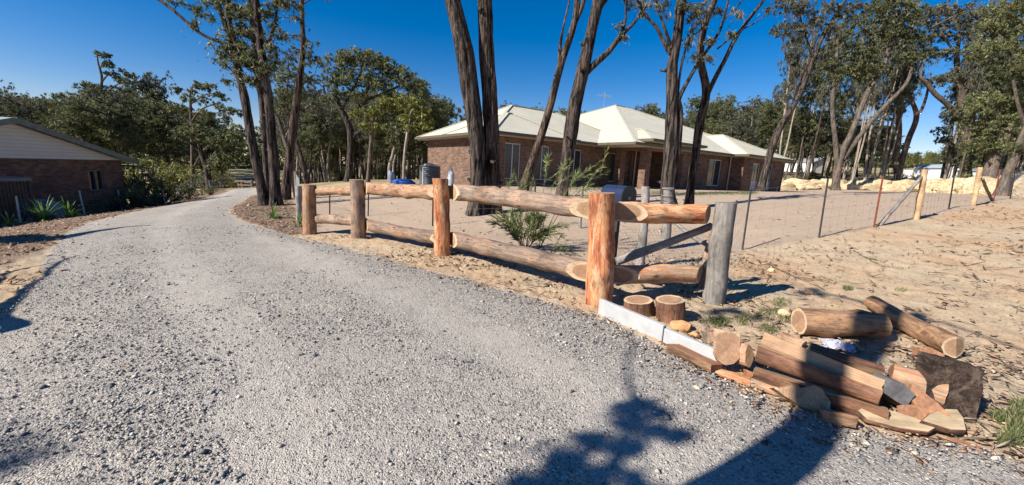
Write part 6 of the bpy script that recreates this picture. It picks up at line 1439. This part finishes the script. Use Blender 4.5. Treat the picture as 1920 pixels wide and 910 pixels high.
# wattle saplings behind the long rails
def sapling(lab, base, tips, seed, ll=.10, dens=1.0, r=.006, start=.35, extra=0):
    rd = random.Random(seed); rg = np.random.default_rng(seed); b = G(*base); root = thing('sapling', lab, 'sapling', b); wd = Wood(); C = []; A = []; S = []
    for (tx, ty, dy) in tips:
        e = P(tx, ty, b.y + dy); m_ = b.lerp(e, .5) + Vector((rd.uniform(-.05, .05), rd.uniform(-.05, .05), .16 * (e - b).length)); q, rr = smooth_path([b, m_, e], [r, r * .7, r * .25], 10); wd.tube(q, rr, 5)
        paths = [q]
        for k in range(3 + extra):
            i = rd.randint(int(len(q) * start), len(q) - 4); d = (q[i + 1] - q[i]).normalized(); e2 = q[i] + (d + Vector((rd.gauss(0, .45), rd.gauss(0, .45), rd.gauss(.1, .3)))).normalized() * (e - b).length * rd.uniform(.15, .32); q2, r2 = smooth_path([q[i], q[i].lerp(e2, .5) + Vector((0, 0, .02)), e2], [r * .5, r * .35, r * .15], 5); wd.tube(q2, r2, 4); paths.append(q2)
        for q_ in paths:
            for i in range(int(len(q_) * (start if q_ is q else .1)), len(q_) - 1):
                for _ in range(max(1, int(3 * dens))):
                    d = (q_[i + 1] - q_[i]).normalized(); a = (d * 1.2 + Vector((rd.gauss(0, .55), rd.gauss(0, .55), rd.gauss(0, .55)))).normalized(); p = q_[i].lerp(q_[i + 1], rd.random()) + a * ll * .5; C.append(tuple(p)); A.append(tuple(a)); S.append(ll * rd.uniform(.6, 1.2))
    link('stem', wd.mesh('stem'), M_TWIG, root)
    C = np.array(C); A = np.array(A); B = unit(np.cross(A, rg.normal(size=A.shape))); S = np.array(S)[:, None]; V, F = quads_from(C, A, B, S, S * .09 + .0015)
    link('foliage', npmesh('foliage', V, F, False, {'tint': np.repeat(rg.random(len(C)), 4)}), M_WATTLE, root)
M_TWIG = simple('green brown twig', (.13, .14, .06), .7, .2, 0, .3); M_WATTLE = leaf_mat('wattle leaves', [(0, (.07, .10, .03)), (.5, (.15, .19, .06)), (.9, (.27, .30, .10)), (1, (.33, .26, .12))], .3)
sapling('long arching wattle sapling reaching above the upper rail in front of the house windows', (1010, 470), [(1128, 300, .2), (1140, 322, .1), (1105, 348, .0), (1060, 305, .4), (1028, 300, .5), (1085, 330, .3)], 1, .12, 1.2, .006, .5)
sapling('slim grassy sapling in front of the leaning trunk', (975, 468), [(962, 318, .3), (985, 330, .2), (952, 345, .4), (1000, 345, .3)], 2, .11, .8, .005, .45)
sapling('dense leggy shrub growing between the two long rails', (985, 470), [(945, 410, .1), (930, 420, 0), (960, 400, .2), (975, 398, .1), (1000, 402, .0), (1015, 410, .1), (1035, 432, -.1), (990, 415, -.2), (955, 430, -.2), (1045, 440, -.1), (925, 405, .1), (1055, 425, .1), (1020, 405, .2)], 3, .17, .8, .007, .2, 2)
sapling('low straggling plant on the dirt left of the corner post', (1030, 478), [(1060, 462, .1), (1075, 470, .1), (1050, 445, .2), (1085, 480, 0)], 4, .10, .6, .005, .2)
# ------------------------------------------------------------------ grass: one object each patch
def grass(name, pts, n, h, lab, seed, spread, stops=None):
    rg = np.random.default_rng(seed); C = []
    for px, py, rx, ry in pts:
        g0 = G(px, py); gx = G(px + rx, py) - g0; gy = G(px, py - ry) - g0
        for _ in range(int(n)):
            a = rg.uniform(0, 2 * PI); r = rg.random() ** .6; g = g0 + gx * r * math.cos(a) + gy * r * math.sin(a); C.append((g.x, g.y, g.z))
    C = np.array(C); k = len(C); A = unit(rg.normal(size=(k, 3)) * .45 + np.array([0, 0, 1])); S = (h * rg.uniform(.4, 1.2, k))[:, None]; B = unit(np.cross(A, rg.normal(size=(k, 3)))); V, F = quads_from(C + A * S * .4, A, B, S, S * .06 + .002)
    return tag(link(name, npmesh(name, V, F, False, {'tint': np.repeat(rg.random(k), 4)}), M_GRASS), lab, 'grass', None, 'stuff')
M_GRASS = leaf_mat('verge grass', [(0, (.07, .10, .03)), (.5, (.13, .17, .05)), (.8, (.25, .23, .11)), (1, (.42, .35, .20))], .3)
grass('weeds', [(1345, 603, 26, 7), (1395, 600, 18, 10), (1440, 590, 26, 12), (1465, 570, 18, 8), (1440, 620, 20, 10), (1480, 600, 20, 8), (1350, 608, 16, 6), (1588, 543, 10, 4)], 260, .07, 'low green weeds on the verge behind the wood pile', 1, 1)
grass('grass_tussock', [(1885, 785, 30, 12), (1905, 810, 25, 18), (1915, 770, 20, 14), (1895, 830, 26, 10)], 260, .085, 'dry and green grass tussocks at the lower right behind the dark slab', 2, 1)
grass('lawn_strip', [(1085, 355, 60, 1.6), (1150, 355, 30, 2), (1240, 362, 30, 3), (1300, 365, 40, 3), (1360, 364, 40, 2.5), (1400, 363, 20, 2)], 900, .14, 'narrow strip of green lawn along the front of the brick house', 3, 1)
grass('weeds', [(1800, 455, 30, 6), (1870, 470, 25, 5), (1640, 490, 20, 4), (1690, 545, 14, 4), (1560, 530, 20, 6)], 50, .06, 'sparse weeds on the open sandy verge', 4, 1)
# ------------------------------------------------------------------ trees outside the frame whose shadows fall into it
def shadow_pt(px, py, h):
    """the point h above the ground whose shadow falls at this pixel"""
    g = G(px, py); t = h / math.tan(SUN_EL); return Vector((g.x - SD.x * t, g.y - SD.y * t, g.z + h))
def free_tree(lab, paths, blobs, seed, bark, leaf, L=.14, W=.035, nl=90):
    rg = np.random.default_rng(seed); wd = Wood(); b = paths[0][0][0]; root = thing('gum_tree', lab, 'tree', (b.x, b.y, tz(b.x, b.y)))
    for pts in paths:
        q, r = smooth_path([p for p, _ in pts], [r for _, r in pts], 6); wd.tube(q, r, 12, .08, seed)
    link('trunk', wd.mesh('trunk'), bark, root); cent = []; rr = []
    for c, R in blobs:
        k = max(3, int(R / .12)); 
        for _ in range(k): cent.append(np.array(c) + rg.normal(size=3) * R * .42); rr.append(R * rg.uniform(.3, .55))
    V, F, T = leaf_cloud(np.array(cent), np.array(rr), nl, L, W, rg); link('crown', npmesh('crown', V, F, False, {'tint': T}), leaf, root)
SPT = shadow_pt
b0 = SPT(1405, 905, 2.9); top = SPT(1690, 596, 5.9)
gnd = Vector((b0.x - .12, b0.y - .1, -.3))
free_tree('straight gum behind the viewer whose trunk shadow crosses the wood pile', [
    [(Vector((gnd.x, gnd.y, gnd.z)), .20), (b0, .14), (SPT(1555, 745, 3.9), .13), (SPT(1640, 640, 5.1), .13), (top, .10)],
    [(SPT(1405, 930, 2.8), .06), (SPT(1260, 1000, 3.4), .05), (SPT(1130, 950, 4.0), .045), (SPT(1170, 850, 4.5), .035), (SPT(1195, 770, 4.9), .025), (SPT(1182, 700, 5.3), .014), (SPT(1190, 640, 5.8), .01)],
    [(top, .04), (SPT(1760, 602, 6.0), .022), (SPT(1920, 655, 5.9), .02), (SPT(2050, 690, 5.8), .02)],
    [(top, .05), (SPT(1615, 566, 6.3), .03), (SPT(1540, 548, 6.6), .02), (SPT(1480, 545, 6.8), .01)]],
    [(SPT(1178, 775, 4.7), .15), (SPT(1215, 795, 4.6), .16), (SPT(1280, 822, 4.8), .05), (SPT(1195, 835, 4.4), .08), (SPT(1120, 835, 4.5), .06), (SPT(1100, 880, 4.3), .17), (SPT(1040, 900, 4.3), .17), (SPT(1160, 890, 4.3), .17), (SPT(1050, 905, 4.2), .15), (SPT(1545, 548, 6.6), .22), (SPT(1725, 592, 6.0), .16), (SPT(1400, 590, 6.4), .2), (SPT(1350, 590, 6.4), .18)],
    401, M_GUM, M_LEAFG, nl=60)
a = SPT(-60, 905, 3)
free_tree('gum left of the viewer with a leaning forked trunk outside the frame', [
    [(Vector((-8.6, 1.6, tz(-8.6, 1.6) - .3)), .14), (SPT(-80, 640, 1.2), .07), (SPT(0, 590, 1.7), .05), (SPT(60, 535, 2.2), .035), (SPT(110, 495, 2.7), .025), (SPT(150, 480, 3.0), .01)],
    [(SPT(-80, 560, 1.4), .06), (SPT(0, 522, 2.0), .045), (SPT(60, 502, 2.4), .025), (SPT(105, 492, 2.7), .012)]],
    [(SPT(-160, 560, 3.6), .1)], 402, M_GUM, M_LEAFG)
free_tree('gum beyond the left edge casting a long shadow over the driveway', [
    [(Vector((-15.2, 4.2, tz(-15.2, 4.2) - .3)), .24), (SPT(-60, 452, 3.0), .26), (SPT(60, 452, 4.2), .22), (SPT(150, 440, 5.0), .16), (SPT(230, 428, 5.8), .08), (SPT(285, 424, 6.4), .03)]],
    [(SPT(60, 448, 4.4), .5), (SPT(0, 455, 4), .5)], 403, M_GUM, M_LEAF)
free_tree('gum behind the viewer throwing faint leaf shadow on the near gravel', [
    [(Vector((-11, -4.5, -.3)), .2), (Vector((-10.5, -4.2, 4)), .16), (SPT(60, 860, 8), .05)]],
    [(SPT(30, 830, 8.0), .2), (SPT(90, 870, 8.2), .2), (SPT(170, 905, 8.4), .2)], 404, M_GUM, M_LEAFG, nl=7)
print("LEAVES", LEAFTOTAL)
